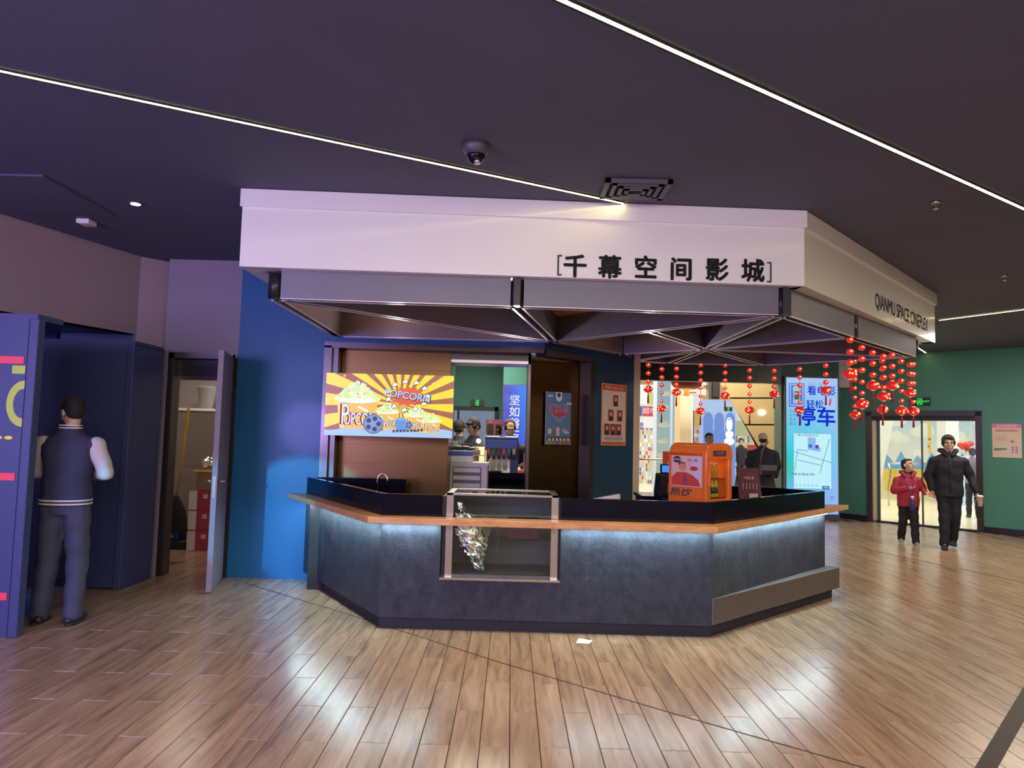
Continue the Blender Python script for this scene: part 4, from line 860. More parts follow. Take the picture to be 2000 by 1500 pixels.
cv.rect(.005, .13, .245, .44, srgb(240, 195, 185)); cv.rect(.175, .14, .245, .44, srgb(225, 205, 225)); cv.circ(.05, .40, .034, srgb(70, 35, 50)); cv.rect(.02, .39, .08, .412, srgb(215, 200, 200)); cv.text('悦味', .05, .401, .026, srgb(60, 25, 35), .02)
cv.circ(.09, .355, .028, srgb(120, 60, 55), .022); cv.circ(.095, .325, .03, srgb(235, 150, 120), .038)
cv.poly([(.01, .14), (.235, .14), (.22, .20), (.17, .25), (.12, .275), (.05, .27), (.01, .22)], srgb(215, 75, 60)); cv.poly([(.10, .14), (.135, .14), (.125, .25), (.105, .26)], srgb(150, 80, 110)); cv.circ(.185, .315, .03, srgb(190, 70, 70), .022); cv.text('小 沫', .175, .395, .035, srgb(110, 60, 70))
cv.text('热饮', .08, .07, .09, srgb(235, 190, 150), .03, shear=.2); cv.text('热饮', .085, .066, .085, srgb(80, 40, 40), .0, shear=.2); cv.rect(.14, .04, .24, .044, srgb(240, 180, 140))
cv.done('picture_panel', PRINT, oc, 'picture of a smiling person in red, with lettering')
cv = loc_canvas((WX, WY, .90), R14, (.2125, -.06, .482), (0, 1, 0), .1, .04); cv.text('热饮柜', .05, .02, .035, srgb(225, 205, 180), .01); cv.done('plate_lettering', PRINT, oc)
bk = 0
bd = [(.11, -.10), (.11, -.04), (.11, .02), (.11, .08), (.04, -.08), (.04, -.01), (.04, .06)]
bt0 = None
for i, (x, y) in enumerate(bd):
    for lv, (z0_, hh, mm) in enumerate(((.058, .17, 'juice'), (.255, .13, 'drink'))):
        if lv == 1 and i > 3: continue
        q = Vector((WX, WY, .98))+R14 @ Vector((x, y, z0_*.88))
        r = thing('drink_bottle', ('yellow juice bottle on the lower shelf of the orange warming cabinet' if lv == 0 else 'small clear-capped bottle on the upper shelf of the orange warming cabinet'), 'bottle', q, 0, 'bottles on the lower shelf of the warmer' if lv == 0 else 'bottles on the upper shelf of the warmer')
        obj('body', MB().lathe([(.018, 0), (.021, .01), (.021, hh*.6), (.009, hh*.82), (.009, hh*.9)], (0, 0, 0), 10), mm, r, local=True); obj('bottle_cap', MB().lathe([(.011, hh*.88), (.011, hh)], (0, 0, 0), 10), 'white' if lv else 'yellow', r, local=True)
        if lv == 0: obj('bottle_label', MB().lathe([(.0218, .03), (.0218, hh*.5)], (0, 0, 0), 10), 'vent', r, local=True)
# maroon menu standee beside it
mn = thing('menu_stand', 'dark maroon menu board standing right of the orange cabinet', 'menu board', (2.3, 6.85, .90))
mo = PY(1431, 977, 6.25); 
obj('board', MB().add([(2.19, 6.80, .90), (2.43, 6.83, .90), (2.39, 6.87, 1.28), (2.18, 6.84, 1.28), (2.19, 6.815, .90), (2.43, 6.845, .90), (2.39, 6.885, 1.28), (2.18, 6.855, 1.28)], [(0, 1, 2, 3), (5, 4, 7, 6), (4, 0, 3, 7), (1, 5, 6, 2), (3, 2, 6, 7), (4, 5, 1, 0)]), 'maroon', mn)
obj('easel_leg', MB().tube([(2.3, 6.87, 1.1), (2.32, 6.98, .905)], .006, 6), 'black', mn)
cv = Canvas((2.20, 6.798, .94), (.24, .03, 0), .2, .3, uy=(0, .105, 1))
for i in range(5): cv.rect(.025+.034*i, .14, .033+.034*i, .20, srgb(190, 150, 160), up=False)
cv.text('中国·茶', .09, .245, .032, srgb(215, 195, 190)); cv.rect(.085, .01, .175, .10, srgb(200, 190, 160)); cv.done('print', PRINT, mn)
# bill counter, printers, monitor, papers on a low shelf behind
sh_ = thing('back_cabinet', 'black shelf unit carrying the till machines at the end of the blue wall', 'cabinet', (1.7, 7.6, 0))
obj('body', B((1.36, 7.25, 0), (2.4, 7.7, .93)), 'blackmat', sh_, bevel=.005); obj('shelf_top', B((1.34, 7.2, .93), (2.42, 7.72, .96)), 'black_granite', sh_)
bc = thing('bill_counter', 'black money counting machine with a lit blue display', 'money counter', (1.78, 7.4, .96))
obj('body', MB().add([(1.52, 7.28, .96), (1.88, 7.28, .96), (1.88, 7.55, .96), (1.52, 7.55, .96), (1.56, 7.36, 1.15), (1.86, 7.36, 1.15), (1.86, 7.55, 1.18), (1.54, 7.55, 1.18)], [(0, 3, 2, 1), (4, 5, 6, 7), (0, 1, 5, 4), (1, 2, 6, 5), (2, 3, 7, 6), (3, 0, 4, 7)]), 'black', bc, bevel=.01)
obj('note_tray', MB().add([(1.60, 7.275, .99), (1.82, 7.275, .99), (1.80, 7.33, 1.08), (1.62, 7.33, 1.08)], [(0, 1, 2, 3)]), 'steel', bc)
for x in (1.65, 1.71, 1.77): obj('note_guide', B((x-.012, 7.27, 1.0), (x+.006, 7.30, 1.10)), 'black', bc)
obj('display', MB().obox((1.62, 7.42, 1.225), (.11, .03, .10), .1), 'black', bc); obj('display_glass', MB().obox((1.62, 7.403, 1.228), (.085, .003, .07), .1), 'glow_blue', bc)
pr = thing('receipt_printer', 'black receipt printer between the money counter and the orange cabinet', 'printer', (2.05, 7.4, .96))
obj('body', B((1.91, 7.3, .96), (2.1, 7.52, 1.12)), 'black', pr, bevel=.01); obj('paper', B((1.95, 7.33, 1.12), (2.05, 7.335, 1.17)), 'paper', pr)
rl = thing('price_list', 'long white printed price list propped beside the orange cabinet', 'price list', (2.15, 7.1, .96))
obj('sheet', B((2.03, 7.21, .98), (2.15, 7.215, 1.17)), 'paper', rl); cv = Canvas((2.03, 7.209, .98), (1, 0, 0), .12, .19)
for i in range(7): cv.rect(.015, .02+.023*i, .105-.01*(i % 3), .028+.023*i, srgb(140, 120, 110), up=False)
cv.done('print', PRINT, rl)
tm = thing('till_monitor', 'dark back of a slanted till monitor beside the orange cabinet', 'monitor', (2.05, 6.9, .93))
obj('screen', MB().add([(1.94, 6.75, 1.14), (2.02, 6.72, 1.14), (2.06, 6.78, 1.42), (2.00, 6.82, 1.42), (1.94, 6.79, 1.14), (2.02, 6.76, 1.14), (2.06, 6.82, 1.42), (2.0, 6.86, 1.42)], [(0, 1, 2, 3), (5, 4, 7, 6), (4, 0, 3, 7), (1, 5, 6, 2), (3, 2, 6, 7), (4, 5, 1, 0)]), 'black', tm); obj('stand', MB().tube([(2.02, 6.80, 1.2), (2.02, 6.85, .96)], .02, 8), 'black', tm); obj('stand_foot', MB().lathe([(.1, .90), (.09, .96)], (2.02, 6.85, 0)), 'black', tm)
kb = thing('keyboard', 'black keyboard beside the printed price list', 'keyboard', (1.7, 6.95, .90)); obj('case', B((1.55, 6.85, .96), (1.93, 7.0, .985)), 'black', kb, bevel=.004); obj('support_box', B((1.5, 6.8, .90), (1.98, 7.05, .96)), 'blackmat', kb)
for i in range(4): obj('key_row', B((1.57, 6.862+.033*i, .985), (1.91, 6.886+.033*i, .991)), 'vent', kb)
rp = thing('paper_roll', 'loosely rolled white sheet lying on the counter behind the upstand', 'paper roll', (.95, 5.85, 1.05)); a, b = PY(1158, 975, 6.1), PY(1210, 971, 6.1)
obj('sheet', MB().tube([a, b], [.006, .03], 12), 'paper', rp); obj('inner_core', MB().tube([b, b+Vector((.004, 0, 0))], [.022, .022], 12), 'cream', rp)
# drawer tower
dt = thing('drawer_tower', 'beige louvred plastic drawer tower in the serving hatch', 'drawers', (-.38, 8.0, 0))
q0, q1 = PY(872, 905, 7.95), PY(953, 905, 7.95); dxa, dxb = q0.x, q1.x; ztop = PY(912, 905, 7.95).z
obj('body', B((dxa, 7.95, .0), (dxb, 8.35, ztop)), 'offwhite', dt, bevel=.01)
for i in range(14): obj('slat', B((dxa+.08, 7.935, ztop-.10-.085*i), (dxb-.08, 7.95, ztop-.05-.085*i)), 'offwhite', dt, bevel=.004)
obj('recess', B((dxa+.07, 7.948, .02), (dxb-.07, 7.951, ztop-.04)), 'vent', dt)  # thin dark sheet: shade between the slats put into its colour
obj('rim', B((dxa-.01, 7.93, ztop-.02), (dxb+.01, 8.36, ztop+.01)), 'offwhite', dt)
tp = thing('storage_tub', 'white tub with a bright blue lid on the drawer tower', 'tub', (-.6, 8.1, ztop+.01)); obj('tub', B((dxa+.01, 7.98, ztop+.01), (dxa+.28, 8.3, ztop+.085)), 'white', tp, bevel=.008); obj('lid', B((dxa, 7.96, ztop+.085), (dxa+.29, 8.32, ztop+.135)), 'blue_plastic', tp, bevel=.006)
pb = thing('folded_bags', 'crumpled grey plastic bags heaped on the blue lid', 'bags', (-.6, 8.1, ztop+.135)); mb = MB()
for i in range(5): mb.ell((dxa+.06+.045*i, 8.1, ztop+.16+.012*(i % 2)), (.07, .1, .022), seg=9, rings=5)
obj('bag_heap', mb, 'vent', pb); obj('box', B((dxa+.0, 8.12, ztop+.18), (dxa+.10, 8.2, ztop+.24)), 'white', pb); obj('purple_box', B((dxa+.16, 8.12, ztop+.175), (dxa+.27, 8.2, ztop+.215)), 'purplecord', pb)
# glass food display behind drawers
fdp = thing('food_display', 'glass-sided heated food display glowing yellow behind the drawer tower', 'food warmer', (-.35, 8.6, 1.05)); fx0, fx1 = PY(893, 900, 8.7).x, PY(948, 900, 8.7).x; fz0, fz1 = PY(920, 905, 8.7).z, PY(920, 845, 8.7).z
obj('base', B((fx0, 8.5, fz0-.05), (fx1, 8.95, fz0)), 'steel', fdp)
for x in (fx0, fx1): obj('corner_post', B((x-.008, 8.5, fz0), (x+.008, 8.516, fz1)), 'chrome', fdp)
obj('top_frame', B((fx0, 8.5, fz1-.012), (fx1, 8.95, fz1)), 'glass', fdp); obj('front_glass', B((fx0, 8.505, fz0), (fx1, 8.51, fz1)), 'glass', fdp); obj('back_plate', B((fx0, 8.93, fz0), (fx1, 8.95, fz0+.2)), 'glow_warm', fdp)
obj('shelf', B((fx0+.1, 8.52, fz0+.10), (fx1-.01, 8.9, fz0+.11)), 'chrome', fdp); obj('heat_lamp', MB().ell(((fx0+fx1)/2+.08, 8.72, fz1-.10), .028), 'lampface', fdp)
for i in range(6): r = top('snack_box', MB().box((fx0+.11+.045*(i % 4), 8.6, fz0+(.002 if i < 3 else .112)), (fx0+.145+.045*(i % 4), 8.7, fz0+(.05 if i < 3 else .165))), 'drink' if i % 2 else 'orange', ('orange' if i % 2 == 0 else 'amber')+' snack box on the '+('lower' if i < 3 else 'upper')+' shelf of the glowing food display', 'snack box', group='snack boxes in the food display')
top('blue_roll_stand', MB().loft([(-.44, 8.75, fz0+.02, .06, .05), (-.44, 8.75, fz0+.2, .06, .05)], 12), 'cream', 'cream paper stack inside the food display', 'paper stack')
obj('support', B((fx0+.0, 8.55, 0), (fx1, 8.95, fz0-.05)), 'blackmat', fdp)
# serving table with soda dispenser
tb = thing('serving_table', 'dark worktop with open shelf below in the serving hatch', 'table', (.1, 8.7, 0)); tz = 1.09
obj('tabletop', B((-.33, 8.4, tz-.07), (1.0, 9.0, tz)), 'black_granite', tb); obj('shelf', B((-.33, 8.42, .62), (1.0, 8.98, .65)), 'green_box', tb); obj('back_board', B((-.33, 8.98, 0), (1.0, 9.0, tz-.07)), 'blackmat', tb)
for x in (-.32, .95): obj('leg', B((x-.02, 8.43, 0), (x+.02, 8.47, tz-.07)), 'steel', tb)
top('green_crate', B((-.30, 8.5, .652), (-.08, 8.85, .86)), 'green_box', 'green crate on the shelf under the serving table', 'crate')
for i, x in enumerate((-.0, .115)): top('cup_sleeve', MB().tube([(x, 8.45, .705), (x+.12, 8.85, .705)], .052, 14), 'cream', ['left pale roll of cups lying on the shelf under the worktop', 'right pale roll of cups lying on the shelf under the worktop'][i], 'cup roll')
top('white_basket', B((.24, 8.5, .655), (.36, 8.8, .93)), 'white', 'white basket on the shelf under the worktop at right', 'basket')
sdp = thing('soda_dispenser', 'blue soda fountain with six brand-coloured valves on the worktop', 'drinks dispenser', (-.05, 8.6, tz)); sx0, sx1 = -.30, .09; sz0, sz1 = PY(980, 880, 8.5).z, PY(980, 855, 8.5).z
obj('tower', B((.0, 8.62, tz), (sx1+.01, 8.85, sz1-.03)), 'bottleblue', sdp); obj('side_panel', B((-.26, 8.66, tz), (-.24, 8.85, sz1-.05)), 'steel', sdp); obj('hood', roundbox(sx0, sx1, 8.46, 8.86, sz0, sz1+.02, .06), 'blue_plastic', sdp, bevel=.01)
for i, mm in enumerate(('red', 'green_box', 'maroon', 'red', 'blue_plastic', 'yellow')):
    x = sx0+.045+i*.06; obj('valve', B((x-.024, 8.43, sz0-.07), (x+.024, 8.48, sz0+.03)), 'black', sdp, bevel=.004); obj('badge', B((x-.018, 8.426, sz0-.035), (x+.018, 8.43, sz0+.025)), mm, sdp); obj('nozzle', MB().lathe([(.012, sz0-.1), (.016, sz0-.07)], (x, 8.455, 0), 10), 'black', sdp)
obj('drip_tray', B((-.28, 8.48, tz), (.0, 8.66, tz+.02)), 'steel', sdp); obj('back_panel', B((-.24, 8.66, tz+.02), (-.0, 8.68, sz0)), 'steel', sdp); obj('white_sticker', MB().obox((-.1, 8.50, sz1+.012), (.07, .1, .03), 0), 'white', sdp)
for i, x in enumerate((-.20, -.13, -.06)):
    top('upturned_cup_stack', MB().lathe([(.028, tz+.022), (.024, tz+.17), (.012, tz+.18)], (x, 8.57, 0), 12), 'plastic_clear', ['left stack of clear cups under the soda valves', 'middle stack of clear cups under the soda valves', 'right stack of clear cups under the soda valves'][i], 'cups')
for i, (x, h_) in enumerate(((.20, .20), (.28, .22))): top('cup_tower', MB().lathe([(.038, tz+.03), (.044, tz+.03+h_), (.046, tz+.03+h_)], (x, 8.6, 0), 14), 'cream', ['left tower of cream paper cups on the orange tray', 'right tower of cream paper cups on the orange tray'][i], 'cups')
top('orange_tray', B((.11, 8.45, tz), (.37, 8.75, tz+.028)), 'orange', 'orange tray holding paper cup towers on the worktop', 'tray'); top('purple_cloth', MB().ell((-.2, 8.5-.02, tz+.008), (.12, .06, .012), seg=12, rings=6), 'purplecord', 'small purple cloth on the worktop edge', 'cloth')
rs = thing('menu_lightboard', 'dark red back board with a yellow figure, between the staff in the serving hatch', 'board', (.0, 11.0, 1.2)); qa, qb = PY(948, 866, 11), PY(982, 820, 11)
obj('panel', B((qa.x, 11, qa.z-.4), (qb.x, 11.05, qb.z)), 'maroon', rs); cv = Canvas((qa.x, 10.998, qa.z), (1, 0, 0), .27, .36); cv.rect(.02, .03, .12, .30, srgb(15, 10, 14)); cv.rect(.15, .03, .25, .30, srgb(15, 10, 14)); cv.text('3', .20, .17, .26, srgb(225, 195, 50), .02); cv.text('优惠', .07, .33, .03, srgb(200, 120, 120)); cv.done('print', PRINT, rs); obj('stand_pole', B((qa.x+.1, 11.01, 0), (qa.x+.16, 11.04, qa.z-.4)), 'black', rs)

# ================================================================== MALL BEYOND THE OPENINGS
def panel(name, label, cat, px0, px1, pt, pb, Y, mm, depth=.1, floor=True, draw=None, emat=SCREEN2):
    a, b = PY(px0, pb, Y), PY(px1, pt, Y); z0 = 0 if floor else a.z
    r = thing(name, label, cat, ((a.x+b.x)/2, Y, z0)); obj('body', B((a.x, Y, z0), (b.x, Y+depth, b.z)), mm, r)
    if draw:
        c = Canvas((a.x, Y-.002, z0), (1, 0, 0), b.x-a.x, b.z-z0, eps=.002); draw(c, b.x-a.x, b.z-z0); c.done('artwork', emat, r)
    return r
def sky_art(c, w, h):
    c.grad(0, 0, w, h, lambda u, v: tuple(Vector(srgb(175, 205, 195)).lerp(Vector(srgb(105, 175, 200)), v)), 2, 4)
    rnd = random.Random(5)
    for i in range(7):
        y = h*(.2+.11*i); x = w*rnd.random()
        c.blob([(x+w*.18*j, y+w*.1*rnd.random(), w*.16*rnd.uniform(.7, 1.2)) for j in range(-1, 3)], [srgb(205, 205, 180)]*4)
    c.k += 1
def clipx(fn):
    return fn
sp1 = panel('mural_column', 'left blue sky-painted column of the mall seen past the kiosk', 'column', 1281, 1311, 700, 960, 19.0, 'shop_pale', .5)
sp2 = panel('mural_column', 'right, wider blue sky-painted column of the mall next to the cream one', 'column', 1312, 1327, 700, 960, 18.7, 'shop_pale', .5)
def cloudcol(px0, px1, Y, seed):
    a, b = PY(px0, 960, Y), PY(px1, 700, Y); w, h = b.x-a.x, 4.4; c = Canvas((a.x, Y-.004, 0), (1, 0, 0), w, h, eps=.001)
    c.grad(0, 0, w, h, lambda u, v: tuple(Vector(srgb(190, 205, 180)).lerp(Vector(srgb(95, 170, 205)), v)), 2, 5); rnd = random.Random(seed)
    for i in range(9):
        y = .6+.42*i+.1*rnd.random(); rr = w*rnd.uniform(.22, .42); x = rnd.uniform(rr, w-rr); c.circ(x, y, rr, srgb(215, 215, 190), rr*.4); c.circ(min(max(x+rr*.3, rr*.6), w-rr*.6), y+rr*.3, rr*.55, srgb(205, 208, 185), rr*.35)
    return c
cloudcol(1281, 1311, 19.0, 3).done('artwork', SCREEN2, sp1); cloudcol(1312, 1327, 18.7, 9).done('artwork', SCREEN2, sp2)
panel('cream_column', 'plain cream mall column behind the strings of lanterns', 'column', 1327, 1352, 690, 960, 17.5, 'cream', .6)
def shelf_art(seed, base):
    def f(c, w, h):
        rnd = random.Random(seed); c.rect(0, 0, w, h, base)
        c.k += 1
        for i in range(10):
            for j in range(16):
                if rnd.random() < .8: x, y = w*(i+.1*rnd.random())/10, h*j/16*.66; c.rect(x, y, x+w*.08, y+h*.035, srgb(*rnd.choice([(205, 80, 70), (235, 225, 205), (240, 200, 120), (190, 205, 160), (90, 110, 170), (245, 245, 240)])), up=False)
    return f
def shopart(c, w, h):
    shelf_art(3, srgb(225, 215, 195))(c, w, h); c.rect(0, h*.80, w, h, srgb(240, 245, 240)); c.rect(w*.55, h*.80, w*.85, h*.93, srgb(190, 205, 110)); c.rect(w*.3, h*.68, w, h*.78, srgb(200, 45, 60)); c.text('超市', w*.65, h*.73, h*.07, srgb(240, 220, 210), .02); c.rect(0, h*.68, w*.28, h*.78, srgb(50, 80, 160)); c.rect(w*.35, h*.56, w*.95, h*.67, srgb(245, 235, 230))
panel('shop_front', 'bright snack shop with a red sign at the left edge of the mall view', 'shop', 1240, 1283, 752, 975, 24, 'white', .3, True, shopart, SCREEN)
def shop2(c, w, h):
    shelf_art(8, srgb(215, 170, 110))(c, w, h); c.rect(0, h*.82, w, h, srgb(245, 248, 250)); c.rect(w*.2, h*.64, w, h*.82, srgb(215, 180, 60)); c.rect(0, h*.1, w*.15, h*.82, srgb(60, 85, 160))
panel('shop_front', 'narrow mall shop with yellow signboard and crowded shelves', 'shop', 1352, 1371, 770, 960, 23, 'white', .3, True, shop2, SCREEN2)
def bluewall(c, w, h):
    c.rect(0, 0, w, h, srgb(165, 190, 225)); b = srgb(98, 135, 205)
    for i in range(3): c.rect(w*(.02+.33*i), 0, w*(.32+.33*i), h*.78, b); c.circ(w*(.17+.33*i), h*.78, w*.15, b, h*.085)
    for x in (.32, .65): c.rect(w*(x-.02), 0, w*(x+.04), h*.66, b)
    W_ = srgb(250, 253, 255); c.circ(w*.80, h*.735, w*.10, W_, h*.078); c.circ(w*.80, h*.79, w*.03, srgb(80, 130, 220), h*.008); c.rect(w*.70, h*.59, w*.90, h*.66, W_); c.circ(w*.73, h*.63, w*.05, W_, h*.025); c.circ(w*.88, h*.63, w*.05, W_, h*.025); c.circ(w*.80, h*.55, w*.16, W_, h*.042)
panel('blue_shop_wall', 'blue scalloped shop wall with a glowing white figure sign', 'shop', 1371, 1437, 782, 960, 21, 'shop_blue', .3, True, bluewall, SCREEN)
def shop3(c, w, h): shelf_art(12, srgb(190, 195, 150))(c, w, h); c.rect(0, h*.85, w, h, srgb(220, 235, 240)); c.rect(w*.5, h*.45, w, h*.55, srgb(190, 50, 60))
panel('shop_front', 'mall shop between the blue wall and the slanting golden panels', 'shop', 1436, 1482, 800, 960, 23, 'white', .3, True, shop3, SCREEN2)
# golden slanted panels
gp = thing('golden_wall', 'slanting golden metal panelled wall with black seams beyond the lanterns', 'wall', PY(1490, 960, 16.2))
def gpx(px, py): return PY(px, py, 16.2)
rows = [(730, 776), (779, 828), (831, 878), (881, 990)]
def diag(y): return 1400+(y-735)*.60
for r0, r1 in rows:
    pts = [gpx(diag(r0), r0), gpx(1545, r0), gpx(1545, r1), gpx(diag(r1), r1)]
    mb = MB(); mb.add(pts+[p+Vector((0, .1, 0)) for p in pts], [(3, 2, 1, 0), (4, 5, 6, 7), (0, 1, 5, 4), (1, 2, 6, 5), (2, 3, 7, 6), (3, 0, 4, 7)]); obj('panel', mb, 'gold_panel', gp)
mb = MB(); pts = [gpx(diag(732)+3, 732), gpx(1543, 732), gpx(1543, 988), gpx(diag(988)+3, 988)]
pts = [p+Vector((0, .05, 0)) for p in pts]; mb.add(pts+[p+Vector((0, .07, 0)) for p in pts], [(3, 2, 1, 0), (4, 5, 6, 7), (0, 1, 5, 4), (1, 2, 6, 5), (2, 3, 7, 6), (3, 0, 4, 7)]); obj('backing', mb, 'black', gp)
p = gpx(1488, 806); obj('lamp_reflection', MB().ell((p.x, p.y-.02, p.z), (.085, .02, .06)), 'lampface', gp)  # glowing disc stands for a downlight's reflection in the gold
# strut behind the black coat
a, b = PY(1513, 895, 16.0), PY(1530, 868, 16.0); top('dark_strut', MB().tube([PY(1495, 930, 16), PY(1530, 868, 16)], .05, 8), 'vent', 'dark slanting metal strut in front of the golden wall', 'strut')
# hanging sign and projector box
hs = thing('hanging_sign', 'grey hanging direction sign with black Chinese lettering in the mall', 'sign', PY(1345, 770, 16.5)); a, b = PY(1310, 771, 16.5), PY(1380, 747, 16.5)
obj('board', B((a.x, 16.5, a.z), (b.x, 16.56, b.z)), 'offwhite', hs, bevel=.01); cv = Canvas((a.x, 16.498, a.z), (1, 0, 0), .83, .3); cv.text('看电影基地', .55, .19, .13, srgb(20, 20, 25), .02); cv.rect(.35, .05, .6, .08, srgb(120, 110, 100)); cv.done('lettering', PRINT, hs); obj('hanger', MB().tube([(a.x+.3, 16.53, b.z), (a.x+.3, 16.53, 4.6)], .015, 6), 'steel', hs)
pj = thing('black_speaker', 'black box speaker hanging in front of the mall ceiling', 'speaker', PY(1398, 779, 15.5)); a, b = PY(1390, 779, 15.5), PY(1406, 742, 15.5); obj('box', B((a.x, 15.5, a.z), (b.x, 15.75, b.z+.05)), 'black', pj, bevel=.01); obj('bracket', MB().tube([(a.x+.09, 15.6, b.z), (a.x+.09, 15.6, 4.6)], .02, 6), 'black', pj); obj('grille', B((a.x+.02, 15.49, a.z+.05), (b.x-.02, 15.5, b.z-.02)), 'vent', pj)
p = PY(1415, 803, 20); exit_sign((p.x, 20, p.z), (1, 0, 0), .22, .12, False, 'small green exit sign over the blue scalloped shop wall')
# railings
def railing(label, pts, z=1.05):
    r = thing('glass_railing', label, 'railing', (*pts[0], 0))
    for i in range(len(pts)-1):
        a, b = pts[i], pts[i+1]; obj('handrail', MB().tube([(*a, z), (*b, z)], .025, 8), 'steel', r); obj('glass_panel', MB().wall(a, b, .08, z-.06, .012), 'glass', r); L_ = (Vector(b)-Vector(a)).length; n = max(1, int(L_/1.0))
        for k in range(n+1):
            q = Vector(a).lerp(Vector(b), k/n); obj('post', MB().tube([(q.x, q.y, 0), (q.x-.02, q.y, .4), (q.x+.05, q.y, .85), (q.x, q.y, z)], .02, 6), 'steel', r)
railing('glass railing with steel posts in the mall left of the orange cabinet', [(2.7, 15.9), (5.0, 16.6)]); 
railing('glass railing with curved steel posts beyond the glass door', [(9.55, 18.0), (11.4, 18.7)])
def redart(c, w, h):
    c.rect(0, 0, w, h, srgb(200, 60, 75)); 
    for x, y in ((.6, .75), (.35, .25), (.7, .2)):
        for k in range(4): c.line(w*(x-.12+.08*k), h*(y-.06), w*(x-.15+.1*k), h*(y+.08), w*.05, srgb(225, 195, 100))
panel('red_food_board', 'red standing board with pale yellow chips pictured, left of the orange cabinet', 'board', 1294, 1316, 882, 955, 15.6, 'red', .04, True, redart, PRINT)
panel('red_food_board', 'small red board just left of the figure in the black coat', 'board', 1459, 1476, 884, 940, 17.5, 'red', .04, False)
esc = thing('escalator', 'escalator end with grey balustrade and red handrail left of the black coat', 'escalator', PY(1452, 960, 15.8)); a = PY(1440, 950, 15.8)
obj('balustrade', MB().add([(a.x, 15.8, 0), (a.x+.65, 15.8, 0), (a.x+.65, 15.8, 1.0), (a.x+.25, 15.8, .95), (a.x, 15.8, .6), (a.x, 15.9, 0), (a.x+.65, 15.9, 0), (a.x+.65, 15.9, 1.0), (a.x+.25, 15.9, .95), (a.x, 15.9, .6)], [(0, 1, 2, 3, 4), (9, 8, 7, 6, 5), (4, 3, 8, 9), (3, 2, 7, 8), (1, 6, 7, 2), (0, 4, 9, 5)]), 'steel', esc)
obj('handrail', MB().tube([(a.x-.02, 15.85, .5), (a.x+.02, 15.85, .75), (a.x+.25, 15.85, .99), (a.x+.65, 15.85, 1.04)], .035, 8), 'black', esc); obj('side_panel', B((a.x+.1, 15.78, .1), (a.x+.6, 15.8, .7)), 'vent', esc)
# mural wall behind the glass door
mw = thing('mural_wall', 'pastel mural wall with clouds, hills and a giraffe beyond the glass door', 'mural', (11.5, 20, 0))
MX0, MW = 10.35, .86
def mural(u0):
    c = Canvas((MX0+u0*MW, 19.995, 0), (1, 0, 0), MW, 4.0, eps=.001)
    c.grad(0, 0, MW, 4., lambda u, v: tuple(Vector(srgb(235, 222, 195)).lerp(Vector(srgb(120, 190, 220)), max(0, min(1, (v-.3)*2)))), 2, 8); return c
def cloud(c, x, y, r): c.circ(x, y, r, srgb(238, 226, 200), r*.45); c.circ(x+r*.25 if x < .43 else x-r*.25, y+r*.3, r*.6, srgb(240, 230, 205), r*.4)
for k in range(6):
    pnl = obj('panel', B((MX0+k*MW+.006, 20.0, 0), (MX0+(k+1)*MW-.006, 20.05, 4.2)), 'shop_pale', mw)
    c = mural(k); c.o.x += .006; c.w = MW-.012
    if k < 4:
        for j, (x, y, r) in enumerate([[(.4, 2.2, .38), (.55, 1.7, .3)], [(.45, 3.1, .4), (.4, 2.5, .38), (.35, 1.9, .35)], [(.43, 3.2, .42), (.42, 2.4, .4), (.4, 1.7, .36)], [(.42, 2.9, .4), (.45, 2.2, .38)]][k]): cloud(c, x, y, r)
        c.poly([(0.0, .95), (.2, 1.25), (.42, 1.0), (.6, 1.35), (.84, .95), (.84, .8), (0, .8)], srgb(110, 165, 200)); c.rect(0.0, 0, .84, .85, srgb(232, 205, 150)); 
        if k == 1:
            c.circ(.45, 2.25, .2, srgb(235, 200, 110), .1); c.rect(.5, 1.3, .6, 2.2, srgb(235, 195, 105)); c.circ(.55, 1.7, .04, srgb(190, 120, 60)); c.circ(.52, 1.5, .035, srgb(190, 120, 60)); c.line(.4, 2.33, .38, 2.5, .03, srgb(190, 120, 60)); c.line(.5, 2.33, .5, 2.5, .03, srgb(190, 120, 60))
        c.rect(.1, .25, .5, .85, srgb(240, 190, 70)); c.rect(.5, .1, .8, .55, srgb(225, 110, 90))
    c.done('picture', SCREEN, pnl)
wc = thing('slanted_white_column', 'slanting white column just inside the glass door at left', 'column', (8.9, 17.5, 0))
obj('shaft', MB().add([(8.55, 17.4, 0), (8.9, 17.4, 0), (9.9, 17.4, 4.5), (9.2, 17.4, 4.5), (8.55, 17.7, 0), (8.9, 17.7, 0), (9.9, 17.7, 4.5), (9.2, 17.7, 4.5)], [(0, 1, 2, 3), (5, 4, 7, 6), (4, 0, 3, 7), (1, 5, 6, 2), (3, 2, 6, 7), (4, 5, 1, 0)]), 'mall_ceiling', wc); obj('base', B((8.5, 17.35, 0), (8.95, 17.75, .12)), 'steel', wc)
def rshop(c, w, h):
    c.rect(0, 0, w, h, srgb(232, 225, 220)); shelf_art(21, srgb(200, 205, 215))(c, w, h); c.rect(0, h*.72, w, h, srgb(225, 235, 235)); c.rect(w*.35, h*.42, w*.55, h*.8, srgb(150, 180, 80)); c.rect(w*.4, h*.42, w*.5, h*.7, srgb(240, 245, 245)); c.rect(w*.6, h*.42, w*.9, h*.85, srgb(90, 120, 165)); c.rect(0, h*.3, w*.3, h*.8, srgb(235, 215, 225))
panel('shop_front', 'pale shop with a blue banner seen at the right of the glass door', 'shop', 1851, 1925, 805, 960, 22, 'white', .3, True, rshop, SCREEN2)
panel('pink_pillar', 'pinkish white pillar behind the head of the tall man in the doorway', 'column', 1849, 1872, 812, 965, 19.2, 'white', .4)
